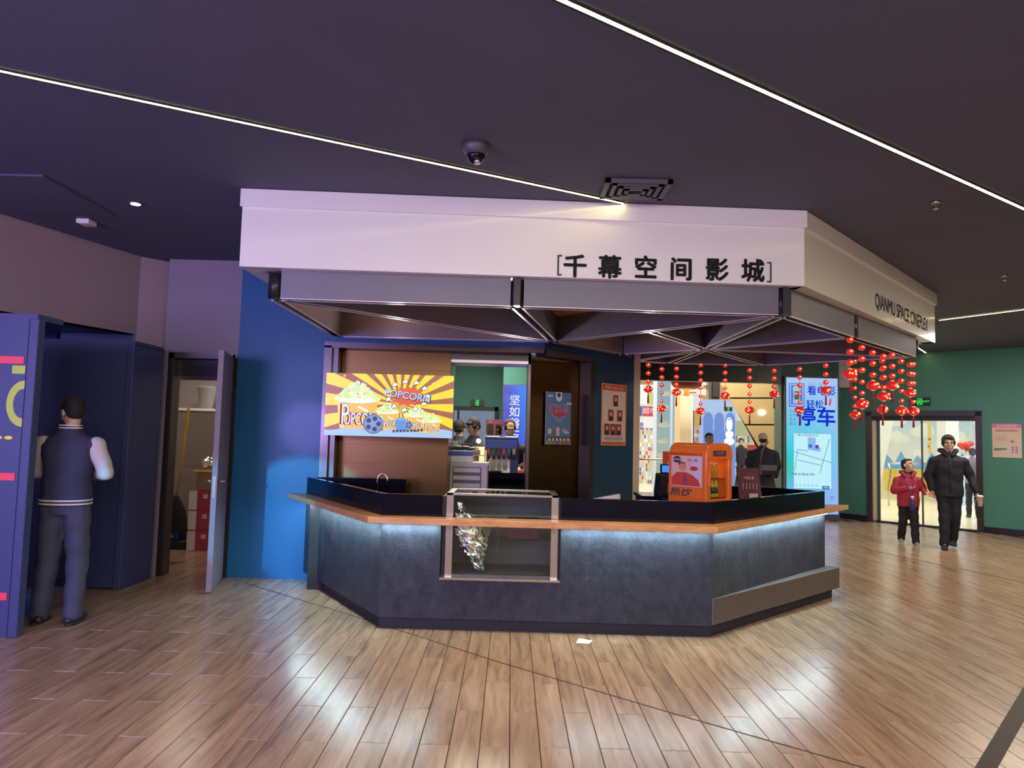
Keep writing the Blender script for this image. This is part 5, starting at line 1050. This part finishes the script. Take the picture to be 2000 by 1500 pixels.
bl = thing('balloon_cluster', 'cluster of red balloons beyond the glass door', 'balloons', (11.8, 18.6, 0)); p = PY(1887, 872, 18.3)
for i in range(7): obj('balloon', MB().ell((p.x+random.uniform(-.14, .14), p.y+random.uniform(-.1, .1), p.z+random.uniform(-.06, .08)), .07, seg=10, rings=6), 'red', bl)
obj('stand', MB().tube([(p.x, p.y, 0), (p.x, p.y, p.z)], .015, 6), 'steel', bl)
panel('counter_desk', 'white counter desk with wares beyond the glass door', 'counter', 1874, 1915, 893, 975, 18.6, 'shop_pale', .5)
# big red lantern
p = PY(1341, 740, 15.3); lt = thing('palace_lantern', 'large round dark red fabric lantern with gold rim in the mall entrance', 'lantern', p)
R_, Hh = .33, .215
rib = MB(); prof = [(.12+(R_-.12)*math.cos(t)**.6 if math.cos(t) > 0 else .12, Hh*math.sin(t)) for t in [(-PI/2+PI*i/14)*.96 for i in range(15)]]
seg = 40; vs = []
for r_, z in prof:
    for k in range(seg): q = 1+.035*(k % 2); a = 2*PI*k/seg; vs.append((p.x+r_*q*math.cos(a), p.y+r_*q*math.sin(a), p.z+z))
rib.add(vs, [(i*seg+k, i*seg+(k+1) % seg, (i+1)*seg+(k+1) % seg, (i+1)*seg+k) for i in range(14) for k in range(seg)]); obj('shade', rib, 'biglantern', lt)
obj('rim', MB().lathe([(.12, -Hh-.03), (.13, -Hh+.02)], p), 'gold', lt); obj('rim', MB().lathe([(.13, Hh-.02), (.12, Hh+.03)], p), 'gold', lt); obj('tassel', MB().lathe([(.05, -Hh-.03), (.07, -Hh-.16)], p), 'gold', lt); obj('cord', MB().tube([(p.x, p.y, p.z+Hh), (p.x, p.y, 4.6 if p.y > 14.6 else 3.3)], .006, 6), 'cord', lt)

# ================================================================== LANTERN STRINGS
bead_me = {r: MB().ell((0, 0, 0), (r, r, r*.9), seg=12, rings=8).mesh('bead') for r in (.026, .032)}
highlight_me = MB().ell((0, 0, 0), .0085, seg=8, rings=5).mesh('bead_glint')
def lantern_mesh(R):
    mb = MB(); seg = 16; vs = []; n = 9
    for i in range(n+1):
        t = PI*i/n; t = min(max(t, .22), PI-.22)
        for k in range(seg): q = 1+(.05 if k % 2 else 0); a = 2*PI*k/seg; vs.append((R*q*math.sin(t)*math.cos(a), R*q*math.sin(t)*math.sin(a), -R*.80*math.cos(t)))
    return mb.add(vs, [(i*seg+k, i*seg+(k+1) % seg, (i+1)*seg+(k+1) % seg, (i+1)*seg+k) for i in range(n) for k in range(seg)]+[tuple(range(seg-1, -1, -1)), tuple(n*seg+k for k in range(seg))], True).mesh('lantern')
lant_me = lantern_mesh(.058); tas_me = MB().lathe([(.004, 0), (.009, -.03), (.012, -.13)], seg=8).mesh('tassel')
for me_, k in ((bead_me[.026], 'bead'), (bead_me[.032], 'bead'), (highlight_me, 'bead_glint'), (lant_me, 'lantern_red'), (tas_me, 'tassel')): me_.materials.append(M[k])
glint_me = MB().ell((0, 0, 0), .008, seg=7, rings=4).mesh('glint'); glint_me.materials.append(M['bead_glint'])
cap_me = MB().lathe([(.018, -.004), (.018, .008)], seg=10).mesh('lantern_cap'); cap_me.materials.append(M['gold'])
def lstring(px, ytop, beads, yl, Y, label, group):
    """beads: photo heights of the beads; yl: of the lantern"""
    p = PY(px, yl, Y); ztop = 2.508; r = thing('lantern_string', label, 'lantern string', (p.x, Y, ztop), 0, group); zl = p.z
    obj('cord', MB().tube([(0, 0, 0), (0, 0, zl-ztop-.05)], .0022, 5), 'cord', r, local=True)
    for i, yb in enumerate(beads):
        z = PY(px, yb, Y).z-ztop
        b_ = link('bead', bead_me[.032 if i < 3 else .026], None, r); b_.location = (0, 0, z)
        c_ = link('bead_highlight', highlight_me, None, b_); c_.location = (-.004, -.029 if i < 3 else -.023, .004)  # glowing dot on the camera side, a painted highlight on the bead
    l = link('lantern', lant_me, None, r); l.location = (0, 0, zl-ztop)
    for k in range(4): a = -PI/2+random.uniform(-.9, .9); g = link('glint', glint_me, None, l); zz = random.uniform(-.025, .025); g.location = (.058*math.cos(a), .058*math.sin(a), zz)  # glowing dots stand for highlights on the lantern's near side
    for s_ in (-1, 1): c2 = link('lantern_cap', cap_me, None, l); c2.location = (0, 0, s_*.046)
    t = link('tassel', tas_me, None, r); t.location = (0, 0, zl-ztop-.05)
ordn = ['leftmost', 'second from left', 'third from left', 'fourth from left', 'fifth from left', 'sixth from left', 'seventh from left', 'eighth from left', 'rightmost']
back = [(1266, (713, 729, 745), 760), (1292, (721, 737, 752, 767, 783), 798), (1321, (720, 736, 751), 766), (1368, (713, 728, 743, 758, 774, 789), 803), (1416, (713, 728, 743, 758), 773), (1464, (723, 738, 754, 770, 785), 801), (1512, (724, 739, 755), 770), (1562, (721, 737, 753, 770, 786), 801), (1613, (714, 731, 747), 762)]
Yb = [9.02, 9.06, 9.12, 9.10, 9.09, 9.07, 8.98, 8.72, 8.45]
for i, (px, bs, yl) in enumerate(back): lstring(px, 0, bs, yl, Yb[i], 'red bead and lantern string along the far edge of the canopy, '+ordn[i], 'lantern strings on the far edge of the canopy')
edge = [(1661, (664, 687, 708), 731, 6.47), (1670, (706, 724, 741, 758, 776, 793), 810, 8.25), (1684, (679, 701, 723, 746, 768), 789, 6.65), (1705, (689, 710, 732), 753, 6.86), (1726, (696, 718, 737, 757), 774, 7.08), (1724, (705, 721, 738, 756, 768), 800, 8.04), (1743, (694, 715, 734), 753, 7.27), (1761, (706, 725, 744, 764, 783), 802, 7.48), (1778, (712, 730, 749), 767, 7.70), (1784, (712, 731, 749, 785), 803, 7.81)]
el = ['nearest left one with a short drop', 'second, long and thin behind the first', 'third, long with a low lantern', 'fourth, short', 'fifth, with its lantern at mid height', 'sixth, hanging low over the door', 'seventh, short one beside the low one', 'eighth, hanging to the door head', 'ninth, short, near the canopy tip', 'last, before the exit sign']
for i, (px, bs, yl, Y) in enumerate(edge): lstring(px, 0, bs, yl, Y, 'red lantern string on the right canopy edge: '+el[i], 'lantern strings on the right edge of the canopy')

# ================================================================== PEOPLE
def remesh(mb, voxel, name, inv=None, smooth=3, fold=0., fs=14.):
    me = mb.mesh('tmp'); o = bpy.data.objects.new('tmp', me); COL.objects.link(o)
    r = o.modifiers.new('r', 'REMESH'); r.mode = 'VOXEL'; r.voxel_size = voxel; r.use_smooth_shade = True
    if smooth: q = o.modifiers.new('s', 'SMOOTH'); q.factor = .5; q.iterations = smooth
    bpy.context.view_layer.update()
    out = bpy.data.meshes.new_from_object(o.evaluated_get(bpy.context.evaluated_depsgraph_get())); bpy.data.objects.remove(o); bpy.data.meshes.remove(me); out.name = name
    if fold:
        n = len(out.vertices); nz = [0.]*(3*n); co = [0.]*(3*n); out.vertices.foreach_get('co', co); out.vertices.foreach_get('normal', nz)
        for i in range(n):
            x, y, z = co[3*i:3*i+3]; d = fold*(math.sin(z*fs*2.2+math.sin(x*fs)*1.6+y*9)+.6*math.sin(x*fs*1.3+z*fs*.9+2*math.sin(y*17)))
            co[3*i] += nz[3*i]*d; co[3*i+1] += nz[3*i+1]*d; co[3*i+2] += nz[3*i+2]*d*.3
        out.vertices.foreach_set('co', co); out.update()
    out.polygons.foreach_set('use_smooth', [True]*len(out.polygons)); return out
def V(*a): return Vector(a)
def hand(mb, w, d, palm_n, side, curl=.6, s=1.):
    """w wrist, d finger direction, palm_n out of the palm, side: +1 thumb towards d x palm_n"""
    d = d.normalized(); palm_n = (palm_n-d*palm_n.dot(d)).normalized(); sd_ = d.cross(palm_n).normalized()*side
    R = Matrix((sd_, palm_n, d)).transposed()
    mb.cap(w-d*.02*s, w+d*.03*s, .025*s, .027*s)
    mb.ell(w+d*.055*s, (.040*s, .016*s, .050*s), R)
    for k, (o, l) in enumerate(((.028, .066), (.010, .076), (-.009, .070), (-.027, .054))):
        b0 = w+d*.088*s+sd_*o*s; p = b0; dr_ = d
        for q in range(3):
            a = curl*(.35+.5*q); dr_ = (d*math.cos(a)+palm_n*math.sin(a)).normalized(); nx = p+dr_*l*s*(.45, .32, .25)[q]; mb.cap(p, nx, (.0095, .0088, .008)[q]*s, (.0088, .008, .007)[q]*s, 8); p = nx
    t0 = w+d*.03*s+sd_*.028*s; t1 = t0+(sd_*.7+d*.6+palm_n*.35).normalized()*.036*s; t2 = t1+(d*.8+palm_n*.5+sd_*.15).normalized()*.032*s
    mb.cap(t0, t1, .012*s, .0105*s, 8); mb.cap(t1, t2, .0105*s, .008*s, 8)
def person(label, loc, rz, h, arms, legs, head=(0, 0, 0), jacket='navy', sleeves=None, trousers='navy', shoes='shoe', skin='skin', hair='crop', coat_hem=.86, bulk=1., voxel=.008, neckf=0., group=None, lean=0., tw=1., curl=(.6, .6), child=False, coat_flare=1., hsc=1.):
    s = h/1.75; r = thing('person', label, 'person', loc, rz, group)
    hs = hsc*(1.16 if child else 1.)   # children's heads are larger for their height
    sh_z, hip_z = (1.43, .93) if not child else (1.36, .88); sw_ = .175*bulk
    P = lambda v: V(*v)*s
    hc = V(0, -.02+lean, (1.625 if not child else 1.585))
    neck = V(0, .0+lean*.8, sh_z+.06)
    Rh = Euler((head[1], head[2], head[0]), 'XYZ').to_matrix()
    def hp(x, y, z): return (hc+Rh @ (V(x, y, z)*hs))*s
    # ---- body: one continuous surface (head, neck, trunk, limbs, hands)
    b = MB(); k = hs*s
    b.ell(hc*s+Rh @ (V(0, .012, .03)*k), (.076*k, .094*k, .092*k), Rh); b.ell(hc*s+Rh @ (V(0, -.022, -.035)*k), (.060*k, .066*k, .078*k), Rh)
    b.ell(hc*s+Rh @ (V(0, -.048, -.082)*k), (.036*k, .034*k, .030*k), Rh)
    b.cap(hp(0, -.090, .012), hp(0, -.106, -.022), .010*k, .014*k, 8); b.ell(hp(0, -.084, -.060), (.026*k, .012*k, .009*k), Rh, 10, 6); b.ell(hp(0, -.078, .03), (.052*k, .018*k, .010*k), Rh, 10, 6)
    for sx in (-1, 1): b.ell(hp(sx*.077, .008, -.005), (.010*k, .020*k, .031*k), Rh, 10, 6); b.ell(hp(sx*.04, -.062, -.025), (.024*k, .024*k, .024*k), Rh, 10, 6)
    b.cap(neck*s-V(0, 0, .05)*s, hp(0, .01, -.06), .056*s*(hs*.9), .05*k)
    tl_ = [(0, 0, .84, .13, .09), (0, 0, .93, .14, .095), (0, 0, 1.05, .115, .085), (0, lean*.5, 1.2, .135, .09), (0, lean*.8, sh_z-.08, .15, .09), (0, lean*.8, sh_z-.02, .10, .07), (0, lean*.8, sh_z+.05, .055, .052)]
    b.loft([tuple(c*s for c in q) for q in tl_])
    for n_, sx in (('R', -1), ('L', 1)):
        e, w_, fd_, pn = arms[n_]; S = V(sx*(sw_-.01), lean*.8, sh_z-.02)
        S.z -= .06; S.x -= sx*.012; b.cap(S*s, P(e), .040*s, .036*s); b.cap(P(e), P(w_), .036*s, .026*s)
        hand(b, P(w_), V(*fd_), V(*pn), arms.get('side'+n_, 1), curl[0 if n_ == 'R' else 1], s*(1.0 if not child else 1.1))
    for n_, sx in (('R', -1), ('L', 1)):
        kn, an = legs[n_][:2]; H_ = V(sx*.085, 0, hip_z-.03); b.cap(H_*s, P(kn), .075*s, .052*s); b.cap(P(kn), P(an), .05*s, .036*s)
        b.cap(P(an), (V(*an)+V(*legs[n_][2])*.10-V(0, 0, .045))*s, .030*s, .020*s)
    link('body', remesh(b, max(voxel*s*.8, .0055), 'body'), skin, r)
    # ---- jacket
    j = MB(); B_ = bulk
    jr = [(0, 0, coat_hem, .165*B_*coat_flare, .125*B_*coat_flare), (0, 0, coat_hem+.03, .172*B_*coat_flare, .13*B_*coat_flare), (0, 0, max(coat_hem+.08, .98), .165*B_, .125*B_), (0, lean*.4, 1.12, .163*B_, .12*B_), (0, lean*.7, sh_z-.14, .178*B_, .122*B_), (0, lean*.8, sh_z-.06, .178*B_, .11*B_), (0, lean*.8, sh_z+.0, .14*B_, .095), (0, lean*.8, sh_z+.035, .095, .08), (0, lean*.8, sh_z+.06, .075*hs, .075*hs), (0, lean*.8, sh_z+.085, .068*hs, .07*hs)]
    j.loft([tuple(c*s for c in q) for q in jr])
    if sleeves is None:
        for n_, sx in (('R', -1), ('L', 1)):
            e, w_ = arms[n_][:2]; S = V(sx*(sw_-.01), lean*.8, sh_z-.085); j.cap(S*s, P(e), .071*s*B_**.7, .062*s*B_**.7); we = V(*e).lerp(V(*w_), .93); j.cap(P(e), we*s, .062*s*B_**.7, .047*s*B_**.7)
    else:
        for n_, sx in (('R', -1), ('L', 1)): j.ell(V(sx*(sw_-.02), lean*.8, sh_z-.06)*s, .062*s)
    link('jacket', remesh(j, .011, 'jacket', fold=.0045*s, fs=13/s), jacket, r)
    if sleeves:
        for n_, sx in (('R', -1), ('L', 1)):
            q = MB(); e, w_ = arms[n_][:2]; S = V(sx*(sw_+.01), lean*.8, sh_z-.06); q.cap(S*s, P(e), .072*s, .062*s); we = V(*e).lerp(V(*w_), .92); q.cap(P(e), we*s, .062*s, .044*s)
            link('sleeve', remesh(q, .010, 'sleeve', fold=.005*s, fs=16/s), sleeves, r)
            u = MB(); u.cap(we*s, (we+(V(*w_)-V(*e)).normalized()*.03)*s, .040*s, .036*s); link('cuff', remesh(u, .009, 'cuff'), jacket, r)
    # ---- trousers
    t = MB(); t.loft([tuple(c*s for c in q) for q in [(0, 0, hip_z-.10, .14, .105), (0, 0, hip_z-.02, .165*B_**.5, .12), (0, 0, hip_z+.08, .15, .105)]])
    for n_, sx in (('R', -1), ('L', 1)):
        kn, an = legs[n_][:2]; H_ = V(sx*.082, 0, hip_z-.05); a2 = V(*kn).lerp(V(*an), 1.02); t.cap(H_*s, P(kn), .092*s*tw, .074*s*tw); t.cap(P(kn), a2*s, .074*s*tw, .062*s*tw)
    link('trousers', remesh(t, .011, 'trousers', fold=.004*s, fs=16/s), trousers, r)
    # ---- shoes
    for n_ in 'RL':
        an, td = V(*legs[n_][1]), V(*legs[n_][2]).normalized(); q = MB(); z0 = an.z-.085
        side_ = V(-td.y, td.x, 0); Rm = Matrix((side_, td, td.cross(side_)*-1)).transposed()
        heel = V(an.x, an.y, z0+.035)-td*.045; toe = heel+td*.20
        q.cap((heel+V(0, 0, .0))*s, (toe-td*.06)*s, .037*s, .042*s); q.cap((toe-td*.08)*s, (toe-V(0, 0, .008))*s, .040*s, .028*s); q.cap((an-td*.01)*s, (an-V(0, 0, .03)+td*.03)*s, .043*s, .042*s)
        me = remesh(q, .009, 'shoe'); o = link('shoe', me, shoes, r)
        sl = MB(); sl.loft([tuple(c*s for c in (heel.x+td.x*.09, heel.y+td.y*.09, z0-.0+zz, (.046 if abs(td.y) > .6 else .135), (.135 if abs(td.y) > .6 else .046))) for zz in (0, .018)], 14); link('sole', sl.mesh('sole'), 'rubber' if shoes != 'shoe_light' else 'offwhite', o)
    # ---- hair, face
    hm = MB()
    if hair == 'cap':
        hm.ell(hp(0, .01, .055), (.088*k, .104*k, .075*k), Rh); link('cap', remesh(hm, .009, 'cap'), 'cap', r); v = MB(); v.ell(hp(0, -.09, .035), (.06*k, .06*k, .010*k), Rh); link('visor', v.mesh('visor'), 'cap', r)
        v = MB(); v.ell(hp(0, .04, -.02), (.078*k, .065*k, .05*k), Rh); link('hair', remesh(v, .009, 'hair'), 'hair', r)
    else:
        thick = 1.0 if hair != 'mop' else 1.04
        hm.ell(hp(0, .026, .045), (.084*k*thick, .092*k*thick, .088*k*thick), Rh); hm.ell(hp(0, .052, -.005), (.074*k*thick, .060*k, .066*k), Rh)
        if hair == 'mop':
            for sx in (-1, 1): hm.ell(hp(sx*.070, -.010, .020), (.020*k, .05*k, .040*k), Rh, 10, 6)
            hm.ell(hp(.0, -.058, .082), (.062*k, .032*k, .024*k), Rh, 12, 6); hm.ell(hp(.03, -.072, .068), (.028*k, .016*k, .014*k), Rh, 10, 6)
        if hair == 'crop': hm.ell(hp(0, -.050, .088), (.058*k, .032*k, .022*k), Rh, 12, 6)
        if hair == 'bun':
            hm.ell(hp(0, .10, .05), .04*k, Rh)
            for sx in (-1, 1): hm.ell(hp(sx*.062, -.012, .03), (.020*k, .055*k, .045*k), Rh, 10, 6)
        link('hair', remesh(hm, .0075, 'hair'), 'hair', r)
    for sx in (-1, 1):
        e_ = link('eye', MB().ell(hp(sx*.030, -.0785, .006), (.0125*k, .007*k, .0062*k), Rh, 8, 6).mesh('eye'), 'eyewhite', r)
        link('pupil', MB().ell(hp(sx*.030, -.0845, .006), (.0055*k, .003*k, .0055*k), Rh, 8, 5).mesh('pupil'), 'eye', e_)
        link('eyebrow', MB().ell(hp(sx*.031, -.088, .030), (.018*k, .005*k, .0042*k), Rh, 8, 5).mesh('eyebrow'), 'hair', r)
    link('mouth', MB().ell(hp(0, -.0945, -.059), (.020*k, .004*k, .0045*k), Rh, 10, 5).mesh('mouth'), 'lip', r)
    return r, s, hp, P
# man in the varsity jacket, from behind, head bent left
rm, s, hp, P = person('man from behind in navy varsity jacket with cream sleeves by the dark blue booths', (-3.47, 5.62, 0), PI+.15, 1.75,
    dict(R=((-.27, -.02, 1.16), (-.10, -.24, 1.12), (.5, -.8, .2), (0, 0, 1)), L=((.27, -.02, 1.16), (.08, -.25, 1.12), (-.5, -.8, .2), (0, 0, 1)), sideR=1, sideL=-1),
    dict(R=((-.10, -.03, .50), (-.115, .03, .085), (-.15, -1, 0)), L=((.10, -.02, .50), (.13, .0, .085), (.30, -1, 0))),
    head=(.75, .30, 0), tw=1.1, jacket='varsity', sleeves='sleeve', trousers='jeans', shoes='shoe', skin='skin_pale', coat_hem=.90, bulk=1.05)
for z_, rr, ry, t_ in ((.945, .185, .142, .006), (.918, .185, .142, .006)): obj('hem_stripe', MB().loft([(0, 0, z_-t_, rr, ry), (0, 0, z_+t_, rr, ry)], 28), 'stripe_white', rm, local=True)
for z_, rr, ry in ((1.505, .0815, .084), (1.525, .078, .081)): obj('collar_stripe', MB().loft([(0, .003, z_-.005, rr, ry), (0, .003, z_+.005, rr*.99, ry*.99)], 24), 'stripe_white', rm, local=True)
ph = thing('phone', 'dark phone held by the man in the varsity jacket', 'phone', (-3.4+.0, 5.96, 1.18)); obj('body', B((-3.45, 5.93, 1.15), (-3.37, 5.94, 1.30)), 'black', ph, bevel=.004); obj('display', B((-3.445, 5.925, 1.156), (-3.375, 5.93, 1.294)), 'black_granite', ph)
# father and son
dx_, dy_ = 6.64, 10.80; RZD = -.42
rd, sD, hpD, PD = person('tall man in black hooded jacket walking hand in hand with the boy', (dx_, dy_, 0), RZD, 1.69,
    dict(R=((-.275, .03, 1.13), (-.235, -.02, .90), (.05, -.15, -1), (1, 0, 0)), L=((.29, .04, 1.14), (.36, -.06, .89), (.05, -.3, -1), (-1, -.2, 0)), sideR=-1, sideL=1),
    dict(R=((-.075, -.07, .50), (-.085, -.10, .085), (-.08, -1, 0)), L=((.075, -.01, .49), (.055, .16, .12), (.12, -1, 0))),
    head=(0, 0, .0), hsc=1.1, tw=1.12, jacket='navy', trousers='navy', shoes='shoe', skin='skin', hair='mop', coat_hem=.80, bulk=1.17, curl=(1.3, 1.1))

hd = MB()
for sx in (-1, 1): hd.tube([V(sx*.03, -.115, 1.43)*sD, V(sx*.095, -.06, 1.50)*sD, V(sx*.115, .03, 1.52)*sD, V(sx*.06, .11, 1.51)*sD, V(0, .13, 1.50)*sD], [.018, .030, .036, .045, .05], 10)
link('hood', remesh(hd, .010, 'hood'), 'navy', rd); co = MB()
for sx in (-1, 1): co.tube([V(sx*.012, -.088, 1.475)*sD, V(sx*.045, -.082, 1.53)*sD, V(sx*.066, -.03, 1.545)*sD, V(sx*.05, .05, 1.54)*sD], [.012, .014, .013, .012], 8)
link('shirt_collar', remesh(co, .008, 'shirt_collar'), 'greyvio', rd)
link('zip', MB().tube([V(0, -.153, 1.36)*sD, V(0, -.162, 1.12)*sD, V(0, -.165, .86)*sD], .005, 6).mesh('zip'), 'black', rd)
# cup in his left hand
qc = rotz((.375*sD, -.10), RZD); cpx = Vector((dx_+qc[0], dy_+qc[1]-.03, .66)); cup = thing('drink_cup', 'clear plastic cup of orange drink carried in the tall man\'s hand', 'cup', cpx)
obj('cup_wall', MB().lathe([(.030, 0), (.042, .135), (.044, .14)], seg=16), 'plastic_clear', cup, local=True); obj('drink', MB().lathe([(.027, .004), (.034, .07)], seg=16), 'drink', cup, local=True); obj('lid', MB().lathe([(.046, .14), (.046, .15), (.030, .165)], seg=16), 'white', cup, local=True)
kx, ky = 6.20, 11.12; sK = 1.34/1.75
RZK = -.35; qd = rotz((-.235*sD, -.03*sD), RZD); ql = rotz((dx_+qd[0]-.05-kx, dy_+qd[1]-.01-ky), -RZK); kL = (ql[0]/sK, ql[1]/sK, .85/sK)
rk, sK, hpK, PK = person('smiling boy in a red hooded jacket looking up at the tall man', (kx, ky, 0), RZK, 1.34,
    dict(R=((-.26, -.02, 1.06), (-.05, -.20, 1.13), (1, -.2, .1), (0, .3, 1)), L=((.26, -.04, 1.14), (kL[0]-.06, kL[1]+.04, 1.06), (.8, -.6, -.15), (0, -.2, -1)), sideR=1, sideL=-1),
    dict(R=((-.10, -.02, .47), (-.12, .10, .115), (-.1, -1, 0)), L=((.09, -.08, .48), (.11, -.10, .085), (.15, -1, 0))),
    head=(.75, -.30, .12), tw=1.15, jacket='redcoat', trousers='navy', shoes='shoe_light', skin='skin_pale', hair='crop', coat_hem=.76, bulk=1.2, child=True, curl=(1.2, .9))
hd = MB()
for sx in (-1, 1): hd.tube([V(sx*.035, -.12, 1.35)*sK, V(sx*.10, -.07, 1.42)*sK, V(sx*.125, .03, 1.45)*sK, V(sx*.07, .12, 1.43)*sK, V(0, .14, 1.42)*sK], [.020, .030, .034, .045, .05], 10)
link('hood', remesh(hd, .009, 'hood'), 'redcoat', rk)
link('inner_collar', remesh(MB().loft([tuple(c*sK for c in q) for q in ((0, 0, 1.38, .085, .085), (0, 0, 1.46, .092, .09))], 16), .009, 'inner_collar'), 'black', rk)
bw = PK((.03, -.26, 1.02)); qb = rotz((bw.x, bw.y), RZK); bot = Vector((kx+qb[0], ky+qb[1], bw.z-.24)); wb = thing('water_bottle', 'dark blue drinking bottle hanging from a strap round the boy\'s neck', 'bottle', bot)
obj('bottle_body', MB().lathe([(.030, 0), (.034, .02), (.034, .15), (.022, .18)], seg=14), 'bottleblue', wb, local=True); obj('bottle_cap', MB().lathe([(.024, .18), (.024, .205), (.012, .22)], seg=14), 'white', wb, local=True)
obj('strap', MB().tube([V(0, 0, .2), V(-.05, .045, .36), V(-.065, .06, .50)], .008, 6).tube([V(0, 0, .2), V(.055, .03, .36), V(.055, .06, .50)], .008, 6), 'purplecord', wb, local=True)
# people beyond
simple_arms = dict(R=((-.26, -.02, 1.15), (-.22, -.12, .93), (0, -.2, -1), (1, 0, 0)), L=((.26, -.02, 1.15), (.22, -.12, .93), (0, -.2, -1), (-1, 0, 0)), sideR=-1, sideL=1)
work_arms = dict(R=((-.26, -.02, 1.15), (-.12, -.28, 1.10), (.2, -1, 0), (0, 0, -1)), L=((.26, -.02, 1.15), (.12, -.28, 1.10), (-.2, -1, 0), (0, 0, -1)), sideR=1, sideL=-1)
stand = dict(R=((-.09, -.02, .50), (-.10, .02, .085), (-.1, -1, 0)), L=((.09, -.02, .50), (.10, .02, .085), (.1, -1, 0)))
def at_head(px, py, Y, h, **kw):
    """a standing figure whose head top shows at (px,py): distance Y"""
    p = PY(px, py, Y); return (p.x, Y, 0)
person('man with a shaved crown in dark clothes just above the orange cabinet', at_head(1385, 842, 13.2, 1.7), .1, 1.66, simple_arms, stand, jacket='navy', skin='skin_dark', hair='crop', voxel=.011)
rb, sB, hpB, PB = person('person with beige cap and long black coat carrying a shoulder bag, back turned', at_head(1490, 848, 13.0, 1.7), PI-.35, 1.68,
    simple_arms, stand, head=(.2, .15, 0), jacket='navy', trousers='navy', hair='cap', coat_hem=.55, bulk=1.25, coat_flare=1.12, voxel=.011)
bgp = thing('shoulder_bag', 'black shoulder bag on the back of the person in the long black coat', 'bag', PY(1500, 925, 12.75)); q = PY(1500, 918, 12.75)
obj('pouch', MB().obox((q.x, 12.74, q.z), (.30, .10, .18), .1), 'black', bgp, bevel=.02); obj('strap', MB().tube([(q.x-.14, 12.74, q.z+.08), (q.x-.1, 12.76, q.z+.35), (q.x+.02, 12.8, q.z+.5)], .012, 6), 'vent', bgp); obj('flap', MB().obox((q.x, 12.685, q.z+.04), (.29, .012, .10), .1), 'vent', bgp, bevel=.004)
person('dark-haired man bending his head at the food display in the serving hatch', at_head(927, 817, 9.75, 1.7), -.75, 1.75, work_arms, stand, head=(-.1, .45, 0), jacket='navy', skin='skin', hair='mop', voxel=.011)
person('person mostly hidden behind the menu screen edge in the serving hatch', at_head(897, 822, 10.4, 1.7), PI-.3, 1.73, simple_arms, stand, jacket='navy', hair='mop', voxel=.011)
person('woman with tied-back dark hair looking down behind the blue soda fountain', at_head(996, 818, 9.6, 1.7), .05, 1.74, work_arms, stand, head=(.1, .35, 0), jacket='navy', skin='skin_pale', hair='bun', voxel=.011)
person('distant shopper in dark clothes beside the blue scalloped wall', at_head(1447, 852, 22.4, 1.7), .1, 1.6, simple_arms, stand, jacket='navy', hair='mop', voxel=.014)
person('grey-coated person half hidden at the right edge of the glass door', at_head(1899, 876, 15.5, 1.7), PI-.4, 1.50, simple_arms, stand, jacket='greyvio', hair='crop', voxel=.012)
